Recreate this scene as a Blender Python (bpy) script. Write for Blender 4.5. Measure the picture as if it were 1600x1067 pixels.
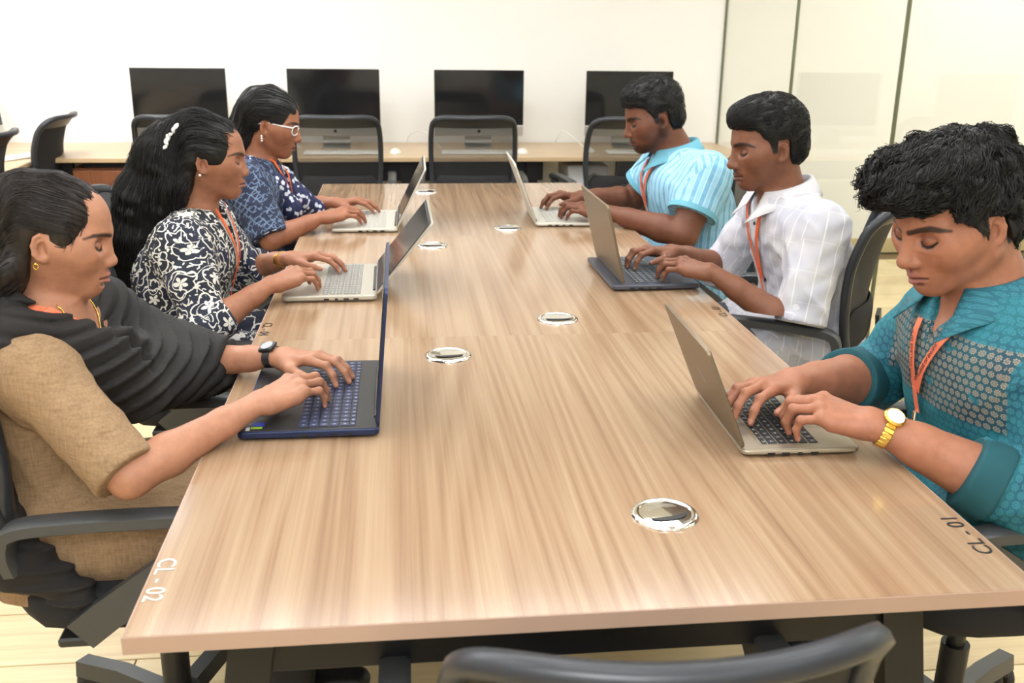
import bpy, bmesh, math, random
import numpy as np
from mathutils import Matrix, Vector

for _o in list(bpy.data.objects):
    bpy.data.objects.remove(_o)
SC = bpy.context.scene
COL = SC.collection
PI = math.pi
random.seed(7)

# ---------------------------------------------------------------- camera
def make_camera():
    yaw, pitch, roll = 0.115343, 0.312111, 0.012859
    fwd = Vector((math.sin(yaw)*math.cos(pitch), math.cos(yaw)*math.cos(pitch), -math.sin(pitch)))
    r = fwd.cross(Vector((0, 0, 1))).normalized()
    u = r.cross(fwd)
    r2 = r*math.cos(roll) + u*math.sin(roll)
    u2 = -r*math.sin(roll) + u*math.cos(roll)
    M = Matrix((r2, u2, -fwd)).transposed().to_4x4()
    M.translation = Vector((-0.25094, -1.07986, 1.45786))
    cd = bpy.data.cameras.new('camera')
    cd.sensor_width = 36.0
    cd.lens = 1545.285/1600*36
    cd.clip_start = 0.05
    cd.dof.use_dof = True
    cd.dof.focus_distance = 2.15
    cd.dof.aperture_fstop = 6.3
    co = bpy.data.objects.new('camera', cd)
    COL.objects.link(co)
    co.matrix_world = M
    SC.camera = co
make_camera()

# ---------------------------------------------------------------- world, lamps, exposure
w = bpy.data.worlds.new('world')
SC.world = w
w.use_nodes = True
w.node_tree.nodes['Background'].inputs[0].default_value = (1.0, 0.97, 0.92, 1)
w.node_tree.nodes['Background'].inputs[1].default_value = 0.3
SC.view_settings.view_transform = 'Standard'
SC.view_settings.look = 'None'
SC.view_settings.gamma = 1.0
SC.view_settings.use_curve_mapping = False
SC.view_settings.exposure = 0.0
LAMP_STRENGTH = 8.6          # ceiling panels, built further down
LAMP_COLOUR = (0.96, 1.0, 1.05)
# the photographer's flash, a soft head just above the camera
fl_d = bpy.data.lights.new('camera_flash', 'AREA')
fl_d.shape = 'DISK'; fl_d.size = 0.35; fl_d.energy = 14.0; fl_d.color = (0.97, 1.0, 1.04)
fl_o = bpy.data.objects.new('camera_flash', fl_d)
COL.objects.link(fl_o)
fl_o.matrix_world = Matrix.Translation((-0.25, -1.25, 1.95)) @ (Vector((0.1, 1.0, -0.30)).to_track_quat('-Z', 'Y').to_matrix().to_4x4())

# ---------------------------------------------------------------- tagging
def tag(o, label=None, cat=None, group=None, kind=None):
    if label: o['label'] = label
    if cat: o['category'] = cat
    if group: o['group'] = group
    if kind: o['kind'] = kind
    return o
def empty(name, loc=(0, 0, 0), rz=0.0, label=None, cat=None, group=None):
    o = bpy.data.objects.new(name, None)
    COL.objects.link(o)
    o.location = loc
    o.rotation_euler = (0, 0, rz)
    o.empty_display_size = 0.1
    return tag(o, label, cat, group)
def copy_tree(o, parent=None):
    c = o.copy()
    COL.objects.link(c)
    c.parent = parent
    for ch in o.children:
        copy_tree(ch, c)
    return c

# ---------------------------------------------------------------- mesh builder
def frames(pts):
    pts = [Vector(p) for p in pts]
    n = len(pts)
    T = []
    for i in range(n):
        a = pts[max(i-1, 0)]; b = pts[min(i+1, n-1)]
        t = (b-a)
        T.append(t.normalized() if t.length > 1e-9 else Vector((0, 0, 1)))
    ref = Vector((0, 0, 1)) if abs(T[0].z) < 0.9 else Vector((1, 0, 0))
    N = (ref - T[0]*ref.dot(T[0])).normalized()
    out = []
    for i in range(n):
        N = (N - T[i]*N.dot(T[i]))
        N = N.normalized() if N.length > 1e-6 else Vector((1, 0, 0))
        out.append((pts[i], T[i], N, T[i].cross(N)))
    return out
def catmull(pts, n=6, closed=False):
    pts = [Vector(p) for p in pts]
    out = []
    m = len(pts)
    rng = range(m if closed else m-1)
    for i in rng:
        g = (lambda k: pts[k % m]) if closed else (lambda k: pts[min(max(k, 0), m-1)])
        p0, p1, p2, p3 = g(i-1), g(i), g(i+1), g(i+2)
        for j in range(n):
            t = j/n
            out.append(0.5*((2*p1)+(p2-p0)*t+(2*p0-5*p1+4*p2-p3)*t*t+(3*p1-p0-3*p2+p3)*t**3))
    if not closed:
        out.append(pts[-1])
    return out

class MB:
    def __init__(s):
        s.v = []; s.f = []
    def add(s, V, F, M=None):
        k = len(s.v)
        for p in V:
            s.v.append(tuple(M @ Vector(p)) if M is not None else tuple(p))
        for f in F:
            s.f.append(tuple(i+k for i in f))
        return s
    def box(s, c, d, r=0.0, seg=2, M=None, rot=None):
        bm = bmesh.new()
        bmesh.ops.create_cube(bm, size=1)
        for v in bm.verts:
            v.co = Vector((v.co.x*d[0], v.co.y*d[1], v.co.z*d[2]))
        if r > 0:
            r = min(r, min(d)*0.49)
            bmesh.ops.bevel(bm, geom=list(bm.edges)+list(bm.verts), offset=r, segments=seg, profile=0.5, affect='EDGES')
        bm.verts.index_update()
        R = rot.to_4x4() if rot is not None else Matrix.Identity(4)
        X = Matrix.Translation(Vector(c)) @ R
        if M is not None: X = M @ X
        s.add([v.co for v in bm.verts], [[v.index for v in f.verts] for f in bm.faces], X)
        bm.free()
        return s
    def tube(s, pts, r, n=8, cap=True, closed=False, flat=1.0):
        fr = frames(pts)
        m = len(fr)
        rr = r if hasattr(r, '__len__') else [r]*m
        k = len(s.v)
        for i, (p, t, a, b) in enumerate(fr):
            for j in range(n):
                th = 2*PI*j/n
                s.v.append(tuple(p + a*(math.cos(th)*rr[i]) + b*(math.sin(th)*rr[i]*flat)))
        for i in range(m if closed else m-1):
            i2 = (i+1) % m
            for j in range(n):
                j2 = (j+1) % n
                s.f.append((k+i*n+j, k+i*n+j2, k+i2*n+j2, k+i2*n+j))
        if cap and not closed:
            s.f.append(tuple(k+j for j in reversed(range(n))))
            s.f.append(tuple(k+(m-1)*n+j for j in range(n)))
        return s
    def sweep(s, prof, pts, up=None, closed=False):
        """profile (list of (u,v)) along points; u along side axis, v along up axis"""
        pts = [Vector(p) for p in pts]
        m = len(pts); n = len(prof); k = len(s.v)
        for i in range(m):
            a = pts[(i-1) % m] if closed else pts[max(i-1, 0)]
            b = pts[(i+1) % m] if closed else pts[min(i+1, m-1)]
            t = (b-a).normalized()
            U = up(i) if callable(up) else Vector(up if up is not None else (0, 0, 1))
            U = (U - t*U.dot(t)).normalized()
            S = t.cross(U)
            for (x, y) in prof:
                s.v.append(tuple(pts[i] + S*x + U*y))
        for i in range(m if closed else m-1):
            i2 = (i+1) % m
            for j in range(n):
                j2 = (j+1) % n
                s.f.append((k+i*n+j, k+i*n+j2, k+i2*n+j2, k+i2*n+j))
        if not closed:
            s.f.append(tuple(k+j for j in reversed(range(n))))
            s.f.append(tuple(k+(m-1)*n+j for j in range(n)))
        return s
    def lathe(s, prof, n=24, M=None, cap=True):
        k0 = len(s.v)
        V = []; F = []
        m = len(prof)
        for (r, z) in prof:
            for j in range(n):
                th = 2*PI*j/n
                V.append((r*math.cos(th), r*math.sin(th), z))
        for i in range(m-1):
            for j in range(n):
                j2 = (j+1) % n
                F.append((i*n+j, i*n+j2, (i+1)*n+j2, (i+1)*n+j))
        if cap:
            F.append(tuple(reversed(range(n))))
            F.append(tuple((m-1)*n+j for j in range(n)))
        return s.add(V, F, M)
    def prism(s, poly, z0, z1, M=None):
        n = len(poly)
        V = [(x, y, z0) for x, y in poly]+[(x, y, z1) for x, y in poly]
        F = [tuple(reversed(range(n))), tuple(range(n, 2*n))]
        for j in range(n):
            j2 = (j+1) % n
            F.append((j, j2, n+j2, n+j))
        return s.add(V, F, M)
    def grid(s, P, closed_u=False, flip=False):
        """P: 2-D list of points"""
        k = len(s.v); a = len(P); b = len(P[0])
        for row in P:
            for p in row: s.v.append(tuple(p))
        for i in range(a if closed_u else a-1):
            i2 = (i+1) % a
            for j in range(b-1):
                q = (k+i*b+j, k+i2*b+j, k+i2*b+j+1, k+i*b+j+1)
                s.f.append(q[::-1] if flip else q)
        return s
    def build(s, name, mat, parent=None, smooth=False, angle=None, loc=None):
        me = bpy.data.meshes.new(name)
        me.from_pydata(s.v, [], s.f)
        me.update()
        if mat is not None: me.materials.append(mat)
        o = bpy.data.objects.new(name, me)
        COL.objects.link(o)
        if parent is not None: o.parent = parent
        if loc is not None: o.location = loc
        if smooth:
            me.shade_smooth()
            if angle: me.set_sharp_from_angle(angle=math.radians(angle))
        return o
def solidify(o, t, offset=0.0):
    m = o.modifiers.new('thickness', 'SOLIDIFY')
    m.thickness = t; m.offset = offset
    return o

# ---------------------------------------------------------------- node expressions
class X:
    """a socket or number with arithmetic that makes Math nodes"""
    def __init__(s, nt, v): s.nt = nt; s.v = v
    def _m(s, op, *a, clamp=False):
        n = s.nt.nodes.new('ShaderNodeMath'); n.operation = op; n.use_clamp = clamp
        for i, q in enumerate((s,)+a):
            q = q.v if isinstance(q, X) else q
            if isinstance(q, (int, float)): n.inputs[i].default_value = q
            else: s.nt.links.new(q, n.inputs[i])
        return X(s.nt, n.outputs[0])
    def __add__(s, o): return s._m('ADD', o)
    __radd__ = __add__
    def __sub__(s, o): return s._m('SUBTRACT', o)
    def __rsub__(s, o): return X(s.nt, o)._m('SUBTRACT', s)
    def __mul__(s, o): return s._m('MULTIPLY', o)
    __rmul__ = __mul__
    def __truediv__(s, o): return s._m('DIVIDE', o)
    def __neg__(s): return s*-1.0
    def sin(s): return s._m('SINE')
    def cos(s): return s._m('COSINE')
    def abs(s): return s._m('ABSOLUTE')
    def frac(s): return s._m('FRACT')
    def floor(s): return s._m('FLOOR')
    def sqrt(s): return s._m('SQRT')
    def log(s): return s._m('LOGARITHM', 2.718281828)
    def pow(s, p): return s._m('POWER', p)
    def atan2(s, o): return s._m('ARCTAN2', o)
    def min(s, o): return s._m('MINIMUM', o)
    def max(s, o): return s._m('MAXIMUM', o)
    def lt(s, o): return s._m('LESS_THAN', o)
    def gt(s, o): return s._m('GREATER_THAN', o)
    def clamp(s): return s._m('ADD', 0.0, clamp=True)
    def step(s, a, b):
        n = s.nt.nodes.new('ShaderNodeMapRange'); n.interpolation_type = 'SMOOTHSTEP'
        s.nt.links.new(s.v, n.inputs[0])
        n.inputs[1].default_value = a; n.inputs[2].default_value = b
        return X(s.nt, n.outputs[0])
class Mat:
    def __init__(s, name, base=(0.8, 0.8, 0.8), rough=0.5, metal=0.0, spec=0.5, **kw):
        m = bpy.data.materials.new(name); m.use_nodes = True
        s.m = m; s.nt = m.node_tree
        s.b = s.nt.nodes['Principled BSDF']
        s.b.inputs['Base Color'].default_value = (*base, 1)
        s.b.inputs['Roughness'].default_value = rough
        s.b.inputs['Metallic'].default_value = metal
        s.b.inputs['Specular IOR Level'].default_value = spec
        for k, v in kw.items():
            s.b.inputs[k.replace('_', ' ')].default_value = v
        m.diffuse_color = (*base, 1)
    def n(s, t, **kw):
        nd = s.nt.nodes.new(t)
        for k, v in kw.items(): setattr(nd, k, v)
        return nd
    def link(s, a, b): s.nt.links.new(a.v if isinstance(a, X) else a, b)
    def coord(s, kind='Object'):
        return s.n('ShaderNodeTexCoord').outputs[kind]
    def xyz(s, kind='Object'):
        sp = s.n('ShaderNodeSeparateXYZ'); s.link(s.coord(kind), sp.inputs[0])
        return [X(s.nt, o) for o in sp.outputs]
    def vec(s, x, y, z=0.0):
        c = s.n('ShaderNodeCombineXYZ')
        for i, q in enumerate((x, y, z)):
            if isinstance(q, X): s.link(q, c.inputs[i])
            else: c.inputs[i].default_value = q
        return c.outputs[0]
    def noise(s, vec=None, scale=5, detail=3, rough=0.5, dist=0.0, out=0):
        t = s.n('ShaderNodeTexNoise')
        t.inputs['Scale'].default_value = scale; t.inputs['Detail'].default_value = detail
        t.inputs['Roughness'].default_value = rough; t.inputs['Distortion'].default_value = dist
        if vec is not None: s.link(vec, t.inputs['Vector'])
        return X(s.nt, t.outputs[out])
    def scaled(s, v, sc):
        m = s.n('ShaderNodeMapping'); m.inputs['Scale'].default_value = sc
        s.link(v, m.inputs[0]); return m.outputs[0]
    def ramp(s, f, stops):
        r = s.n('ShaderNodeValToRGB'); e = r.color_ramp.elements
        while len(e) < len(stops): e.new(0.5)
        for el, (p, c) in zip(e, stops):
            el.position = p; el.color = (*c, 1) if len(c) == 3 else c
        s.link(f, r.inputs[0]); return r.outputs[0]
    def mix(s, f, a, b):
        m = s.n('ShaderNodeMix', data_type='RGBA')
        if isinstance(f, (int, float)): m.inputs[0].default_value = f
        else: s.link(f, m.inputs[0])
        for q, i in ((a, 6), (b, 7)):
            if isinstance(q, tuple): m.inputs[i].default_value = (*q, 1)
            else: s.link(q, m.inputs[i])
        return m.outputs[2]
    def base(s, c): s.link(c, s.b.inputs['Base Color']); return s
    def rough(s, c): s.link(c, s.b.inputs['Roughness']); return s
    def bump(s, h, strength=0.3, dist=0.002):
        b = s.n('ShaderNodeBump'); b.inputs['Strength'].default_value = strength
        b.inputs['Distance'].default_value = dist
        s.link(h, b.inputs['Height']); s.link(b.outputs[0], s.b.inputs['Normal']); return s
def srgb(r, g, b):
    f = lambda c: (c/255/12.92) if c/255 <= 0.04045 else ((c/255+0.055)/1.055)**2.4
    return (f(r), f(g), f(b))

MATS = {}
def M_(k): return MATS[k].m
def simple(k, base, rough=0.5, metal=0.0, **kw):
    MATS[k] = Mat(k, base, rough, metal, **kw); return MATS[k]

def text_mesh(name, txt, size, mat, parent, loc, rot, extrude=0.0003, align='CENTER', label=None):
    cu = bpy.data.curves.new(name, 'FONT')
    cu.body = txt; cu.size = size; cu.align_x = align; cu.align_y = 'CENTER'; cu.extrude = extrude
    cu.resolution_u = 3
    t = bpy.data.objects.new(name, cu)
    COL.objects.link(t)
    dg = bpy.context.evaluated_depsgraph_get()
    me = bpy.data.meshes.new_from_object(t.evaluated_get(dg))
    bpy.data.objects.remove(t)
    me.materials.clear(); me.materials.append(mat)
    o = bpy.data.objects.new(name, me)
    COL.objects.link(o)
    o.parent = parent
    o.matrix_local = Matrix.Translation(Vector(loc)) @ rot.to_4x4()
    if label: o['label'] = label
    return o
# ================================================================ materials
def wood_mat(k, c0, c1, c2, axis='y', scale=1.0, rough=0.3, cath=1.0):
    m = Mat(k, c1, rough)
    x, y, z = m.xyz('Object')
    if axis == 'x': x, y = y, x
    oi = m.n('ShaderNodeObjectInfo')
    off = X(m.nt, oi.outputs['Random'])*7.0
    fine = m.noise(m.vec(x*95.0+off, y*0.9, 0.0), scale=scale, detail=5, rough=0.65)
    broad = m.noise(m.vec(x*13.0+off, y*0.22, 3.0), scale=scale, detail=2)
    hill = m.noise(m.vec(x*5.0+off, y*0.30, 8.0), scale=scale, detail=1)
    loops = ((hill*17.0).frac()-0.5).abs()*2.0
    f = fine*0.46 + broad*0.34 + loops*0.10*cath + 0.075
    m.base(m.ramp(f, [(0.25, c0), (0.48, c1), (0.72, c2)]))
    MATS[k] = m
    return m
wood_mat('table_wood', srgb(112, 85, 63), srgb(148, 120, 94), srgb(174, 150, 122), rough=0.15)
wood_mat('edge_wood', srgb(152, 126, 108), srgb(168, 140, 122), srgb(182, 154, 136), axis='x', rough=0.4)
wood_mat('desk_wood', srgb(168, 140, 105), srgb(200, 172, 135), srgb(214, 188, 150), axis='x', rough=0.3)
wood_mat('pedestal_wood', srgb(92, 52, 32), srgb(124, 74, 46), srgb(140, 88, 58), axis='y', rough=0.4)
def plank_mat():
    m = Mat('floor_plank', (0.7, 0.6, 0.4), 0.35)
    x, y, z = m.xyz('Object')
    oi = m.n('ShaderNodeObjectInfo'); rnd = X(m.nt, oi.outputs['Random'])
    g = m.noise(m.vec(x*1.6+rnd*31.0, y*34.0, rnd*9.0), scale=1.0, detail=4, rough=0.6)
    f = g*0.75 + rnd*0.25
    m.base(m.ramp(f, [(0.2, srgb(196, 168, 120)), (0.5, srgb(226, 203, 156)), (0.8, srgb(238, 220, 178))]))
    m.rough(g*0.2+0.25)
    MATS['floor_plank'] = m
plank_mat()
simple('floor_base', srgb(120, 98, 62), 0.6)
def wall_mat(k, c):
    m = Mat(k, c, 0.55)
    n = m.noise(m.coord('Object'), scale=60, detail=3)
    m.bump(n, 0.05, 0.001); MATS[k] = m
wall_mat('wall_white', srgb(246, 245, 241))
wall_mat('wall_cream', srgb(243, 242, 232))
simple('ceiling_white', srgb(240, 238, 230), 0.8)
simple('skirting', srgb(205, 188, 140), 0.5)
simple('black_metal', (0.008, 0.008, 0.010), 0.42, spec=.35)
m = simple('black_plastic', (0.016, 0.016, 0.017), 0.42); m.bump(m.noise(m.coord(), scale=900, detail=1), 0.12, 0.0004)
simple('grey_plastic', (0.05, 0.053, 0.055), 0.4)
simple('frame_plastic', (0.020, 0.023, 0.030), 0.36)
m = simple('black_fabric', (0.012, 0.012, 0.014), 0.9); m.bump(m.noise(m.coord(), scale=700, detail=2), 0.4, 0.001)
simple('steel', (0.75, 0.74, 0.71), 0.16, 1.0)
simple('chrome', (0.9, 0.89, 0.87), 0.07, 1.0)
simple('gold', srgb(226, 190, 96), 0.22, 1.0)
simple('silver_alu', srgb(196, 194, 188), 0.33, 0.85)
simple('screen_black', (0.012, 0.012, 0.013), 0.09)
simple('white_plastic', srgb(238, 236, 228), 0.35)
simple('light_grey', srgb(205, 204, 204), 0.45)
simple('ink_black', (0.01, 0.01, 0.012), 0.5)
simple('ink_silver', srgb(205, 205, 200), 0.3, 0.6)  # pale metallic colour stands in for glare on the marking
def mesh_fabric():
    m = Mat('chair_mesh', (0.014, 0.014, 0.015), 0.75)
    tr = m.n('ShaderNodeBsdfTransparent')
    mixs = m.n('ShaderNodeMixShader')
    lw = m.n('ShaderNodeLayerWeight'); lw.inputs[0].default_value = 0.5
    cosv = (1.0-X(m.nt, lw.outputs['Facing'])).max(0.12)
    alpha = 1.0-X(m.nt, X(m.nt, 1.0)._m('DIVIDE', cosv).v)._m('MULTIPLY', math.log(0.42))._m('EXPONENT')
    m.link(alpha, mixs.inputs[0])       # a woven net closes up when seen at a slant
    out = m.nt.nodes['Material Output']
    m.link(tr.outputs[0], mixs.inputs[1]); m.link(m.b.outputs[0], mixs.inputs[2])
    m.link(mixs.outputs[0], out.inputs['Surface'])
    MATS['chair_mesh'] = m
mesh_fabric()
def glass_mat():
    m = Mat('partition_glass', (0.95, 0.98, 0.94), 0.02)
    g = m.n('ShaderNodeBsdfGlossy'); g.inputs['Roughness'].default_value = 0.01
    t = m.n('ShaderNodeBsdfTransparent'); t.inputs[0].default_value = (0.985, 0.992, 0.975, 1)
    lw = m.n('ShaderNodeLayerWeight'); lw.inputs[0].default_value = 0.5
    fr = X(m.nt, lw.outputs['Facing']).pow(5.0)*0.9+0.022
    mx = m.n('ShaderNodeMixShader')
    m.link(fr, mx.inputs[0]); m.link(t.outputs[0], mx.inputs[1]); m.link(g.outputs[0], mx.inputs[2])
    m.link(mx.outputs[0], m.nt.nodes['Material Output'].inputs['Surface'])
    MATS['partition_glass'] = m
glass_mat()
simple('glass_edge', srgb(96, 100, 74), 0.3)
def lamp_mat():
    m = Mat('lamp_diffuser', (1, 1, 1), 0.5)
    m.b.inputs['Emission Color'].default_value = (*LAMP_COLOUR, 1)
    m.b.inputs['Emission Strength'].default_value = LAMP_STRENGTH
    MATS['lamp_diffuser'] = m
lamp_mat()

# ================================================================ room
XL, XR, YB, YF, ZC = -3.3, 4.9, 5.19, -3.6, 2.75
XG = 1.785
def struct(name, mb, mat, label=None):
    o = mb.build(name, mat)
    o['kind'] = 'structure'
    if label: o['label'] = label
    return o
fl = struct('floor', MB().box(((XL+XR)/2, (YB+YF)/2, -0.06), (XR-XL+.2, YB-YF+.2, 0.1)), M_('floor_base'), 'pale yellow wood plank floor')
pk = None
PW, PL = 0.22, 1.5
ny = int((YB-YF)/PW)+1
for j in range(ny):
    y = YF + (j+0.5)*PW
    if y+PW/2 > YB: continue
    x = XL - (j*0.47 % 1.0)*PL
    while x < XR:
        a, b = max(x, XL), min(x+PL, XR)
        if b-a > 0.25:
            if b-a > PL-0.001 and pk is not None:
                o = bpy.data.objects.new('plank', pk.data); COL.objects.link(o)
            else:
                o = MB().box((0, 0, 0), (b-a-0.003, PW-0.003, 0.012), 0.0015, 1).build('plank', M_('floor_plank'))
                if b-a > PL-0.001: pk = o
            o.location = ((a+b)/2, y, -0.006); o.parent = fl
        x += PL
struct('wall_back', MB().box(((XL+XR)/2, YB+0.06, ZC/2), (XR-XL+.2, 0.12, ZC)), M_('wall_white'), 'plain white back wall')
struct('wall_left', MB().box((XL-0.06, (YB+YF)/2, ZC/2), (0.12, YB-YF, ZC)), M_('wall_white'))
struct('wall_right', MB().box((XR+0.06, (YB+YF)/2, ZC/2), (0.12, YB-YF, ZC)), M_('wall_cream'))
struct('wall_front', MB().box(((XL+XR)/2, YF-0.06, ZC/2), (XR-XL+.2, 0.12, ZC)), M_('wall_white'))
struct('ceiling', MB().box(((XL+XR)/2, (YB+YF)/2, ZC+0.05), (XR-XL+.3, YB-YF+.3, 0.1)), M_('ceiling_white'))
struct('baseboard_back', MB().box(((XG+XR)/2+.02, YB-0.008, 0.05), (XR-XG-.06, 0.016, 0.1), 0.003, 1), M_('skirting'), 'tan skirting board behind the glass')
# glass partition, panels of 1.15 m from the back wall towards the camera
gp = empty('glass_partition', (XG, 3, 0), 0, 'clear full-height glass partition with thin dark joints on the right', 'partition')
y1 = YB-0.005
k = 0
while y1 > YF+0.3:
    y0 = max(y1-1.15, YF+.01)
    o = MB().box((0, (y0+y1)/2-3, ZC/2), (0.010, y1-y0-0.008, ZC-0.05)).build('pane', M_('partition_glass'), gp)
    if k < 7:
        MB().box((0, y1-3-(0.004 if k else -0.000), ZC/2), (0.014, 0.011, ZC-0.04)).build('joint_strip', M_('glass_edge'), gp)
    y1 = y0; k += 1
MB().box((0, (YB+YF)/2-3, 0.0125), (0.03, YB-YF-.02, 0.025)).build('floor_channel', M_('silver_alu'), gp)
MB().box((0, (YB+YF)/2-3, ZC-0.0125), (0.03, YB-YF-.02, 0.025)).build('ceiling_channel', M_('silver_alu'), gp)
# ceiling lamps, out of view; spots kept clear of the tabletop's mirror reflection
names = ['window end', 'middle', 'door end']
lamp_spots = [(x, y) for x in (-2.3, -1.15, 0.0, 1.15) for y in (-2.8, -1.35, 0.1, 1.45, 2.68)] + [(-.58, 2.68), (.58, 2.68), (-2.45, 2.9), (-1.85, 3.3), (-1.85, 4.3)]  # trailing extra panels added to brighten the far table
lamp_spots += [(-2.45, 3.6), (-2.45, 4.6), (3.0, -1.0), (3.0, .4), (3.0, 1.8), (4.2, 1.0), (3.0, 3.2), (4.2, 2.6), (4.2, 4.2), (3.4, 4.5)]  # panels past the glass added to brighten the area behind it
for x, y in lamp_spots:
    if True:
        t = empty('ceiling_lamp', (x, y, ZC), 0, 'flush white square ceiling light panel above the room', 'ceiling lamp', 'ceiling light panels')
        f = MB()
        for sx, sy, dx, dy in ((0, .31, .64, .02), (0, -.31, .64, .02), (.31, 0, .02, .6), (-.31, 0, .02, .6)):
            f.box((sx, sy, -0.012), (dx, dy, 0.024))
        f.build('frame', M_('ceiling_white'), t)
        MB().box((0, 0, -0.009), (0.6, 0.6, 0.014)).build('diffuser', M_('lamp_diffuser'), t)

# ================================================================ meeting table
TW, TL, TZ = 1.2, 3.5355, 0.74
tb = empty('meeting_table', (0, TL/2, 0), 0, 'long tan wood-grain meeting table with black metal legs', 'table')
def table():
    L3 = TL/3
    for i in range(3):
        yc = -TL/2 + L3*(i+0.5)
        o = MB().box((0, 0, 0), (TW-0.004, L3-0.0003, 0.0245)).build('tabletop_panel', M_('table_wood'), tb, loc=(0, yc, TZ-0.01225))
        for s in (-1, 1):
            MB().box((s*(TW/2-0.001), 0, 0), (0.002, L3-0.0012, 0.0235)).build('edge_band', M_('edge_wood'), o)
    for s in (-1, 1):
        MB().box((0, s*(TL/2+0.0005), 0), (TW, 0.002, 0.0235)).build('edge_band', M_('edge_wood'), tb, loc=(0, 0, TZ-0.01225))
    # leg frames
    for k, y in enumerate((-TL/2+.12, -TL/6, TL/6, TL/2-.12)):
        for s in (-1, 1):
            b = MB()
            b.sweep([(-.03, -.02), (.03, -.02), (.03, .02), (-.03, .02)], [(s*.455, y, TZ-.026), (s*.565, y, 0.012)], up=(0, 1, 0))
            lg = b.build('leg', M_('black_metal'), tb)
            MB().box((s*.566, y, .006), (.07, .05, .012), .003, 1).build('foot', M_('black_plastic'), lg)
        MB().box((0, y+0.005, TZ-.085), (.92, .03, .115), .003, 1).build('cross_beam', M_('black_metal'), tb)
    for s in (-1, 1):
        MB().box((s*.40, 0, TZ-.055), (.04, TL-.28, .05), .003, 1).build('side_rail', M_('black_metal'), tb)
    MB().box((0, 0, TZ-.20), (.30, TL-.5, .02)).build('cable_tray', M_('black_metal'), tb)
table()

# grommets: domed chrome cable caps
def grommet(x, y, rz):
    t = empty('cable_grommet', (x, y, TZ), rz)
    MB().lathe([(.052, 0.0), (.052, .0025), (.047, .0055), (.042, .0058), (.040, .004)], 40, cap=False).build('ring', M_('chrome'), t, True)
    b = MB()
    V = []
    P = []
    for i in range(9):
        r = .0405*i/8
        P.append([(r*math.cos(a), r*math.sin(a), .0045+.0022*(1-(i/8)**2)) for a in [2*PI*j/36 for j in range(37)]])
    b.grid(P, flip=True)
    b.build('cap', M_('chrome'), t, True)
    # half-moon cable slot
    pts = [(.032*math.cos(a), -.010-.018*math.sin(a)) for a in [PI*j/14 for j in range(15)]]
    pts += [(.032*math.cos(a), -.010-.006*math.sin(a)) for a in [PI*(1-j/14) for j in range(1, 14)]]
    MB().prism(pts, .0062, .0068).build('slot', M_('ink_black'), t)
    pts = [(.026*math.cos(a), .012+.014*math.sin(a)) for a in [PI*j/14 for j in range(15)]]
    MB().prism(pts, .0058, .0064).build('flap', M_('steel'), t)
    return t
GL = ['nearest the camera, right of the blue laptop', 'level with the second laptop on the right', 'just right of the blue laptop lid',
      'near the far white laptop on the right', 'right of the open lid of the middle silver laptop', 'at the far end beside the far silver laptop lid']
for (x, y, rz), l in zip([(.143, .249, .25), (.141, 1.304, 0), (-.15, 1.036, .1), (.138, 2.469, 0), (-.145, 2.19, 0), (-.137, 3.294, 0)], GL):
    tag(grommet(x, y, rz), 'round chrome cable grommet '+l, 'cable grommet', 'grommets in the tabletop')

# marker codes written on the tabletop
def rot2(ax, ay):
    """rotation whose x axis is ax, y axis ay"""
    ax = Vector(ax).normalized(); ay = Vector(ay).normalized()
    return Matrix((ax, ay, ax.cross(ay))).transposed()
def code(txt, x, y, ax, ay, mat, label, size=.05):
    e = text_mesh('desk_code', txt, size, M_(mat), tb, (x, y-TL/2, TZ+.0006), rot2(ax, ay), label=label)
code('CL - 01', .578, .150, (0, 1, 0), (-1, 0, 0), 'ink_black', 'CL-01 in black marker at the right edge', .038)
code('CL - 02', -.583, .130, (0, -1, 0), (1, 0, 0), 'ink_silver', 'CL-02 marking catching the light at the left edge', .036)
code('CL - 04', -.583, 1.270, (0, -1, 0), (1, 0, 0), 'ink_black', None, .034)
code('CL - 03', .580, 1.345, (0, 1, 0), (-1, 0, 0), 'ink_black', None, .030)

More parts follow.
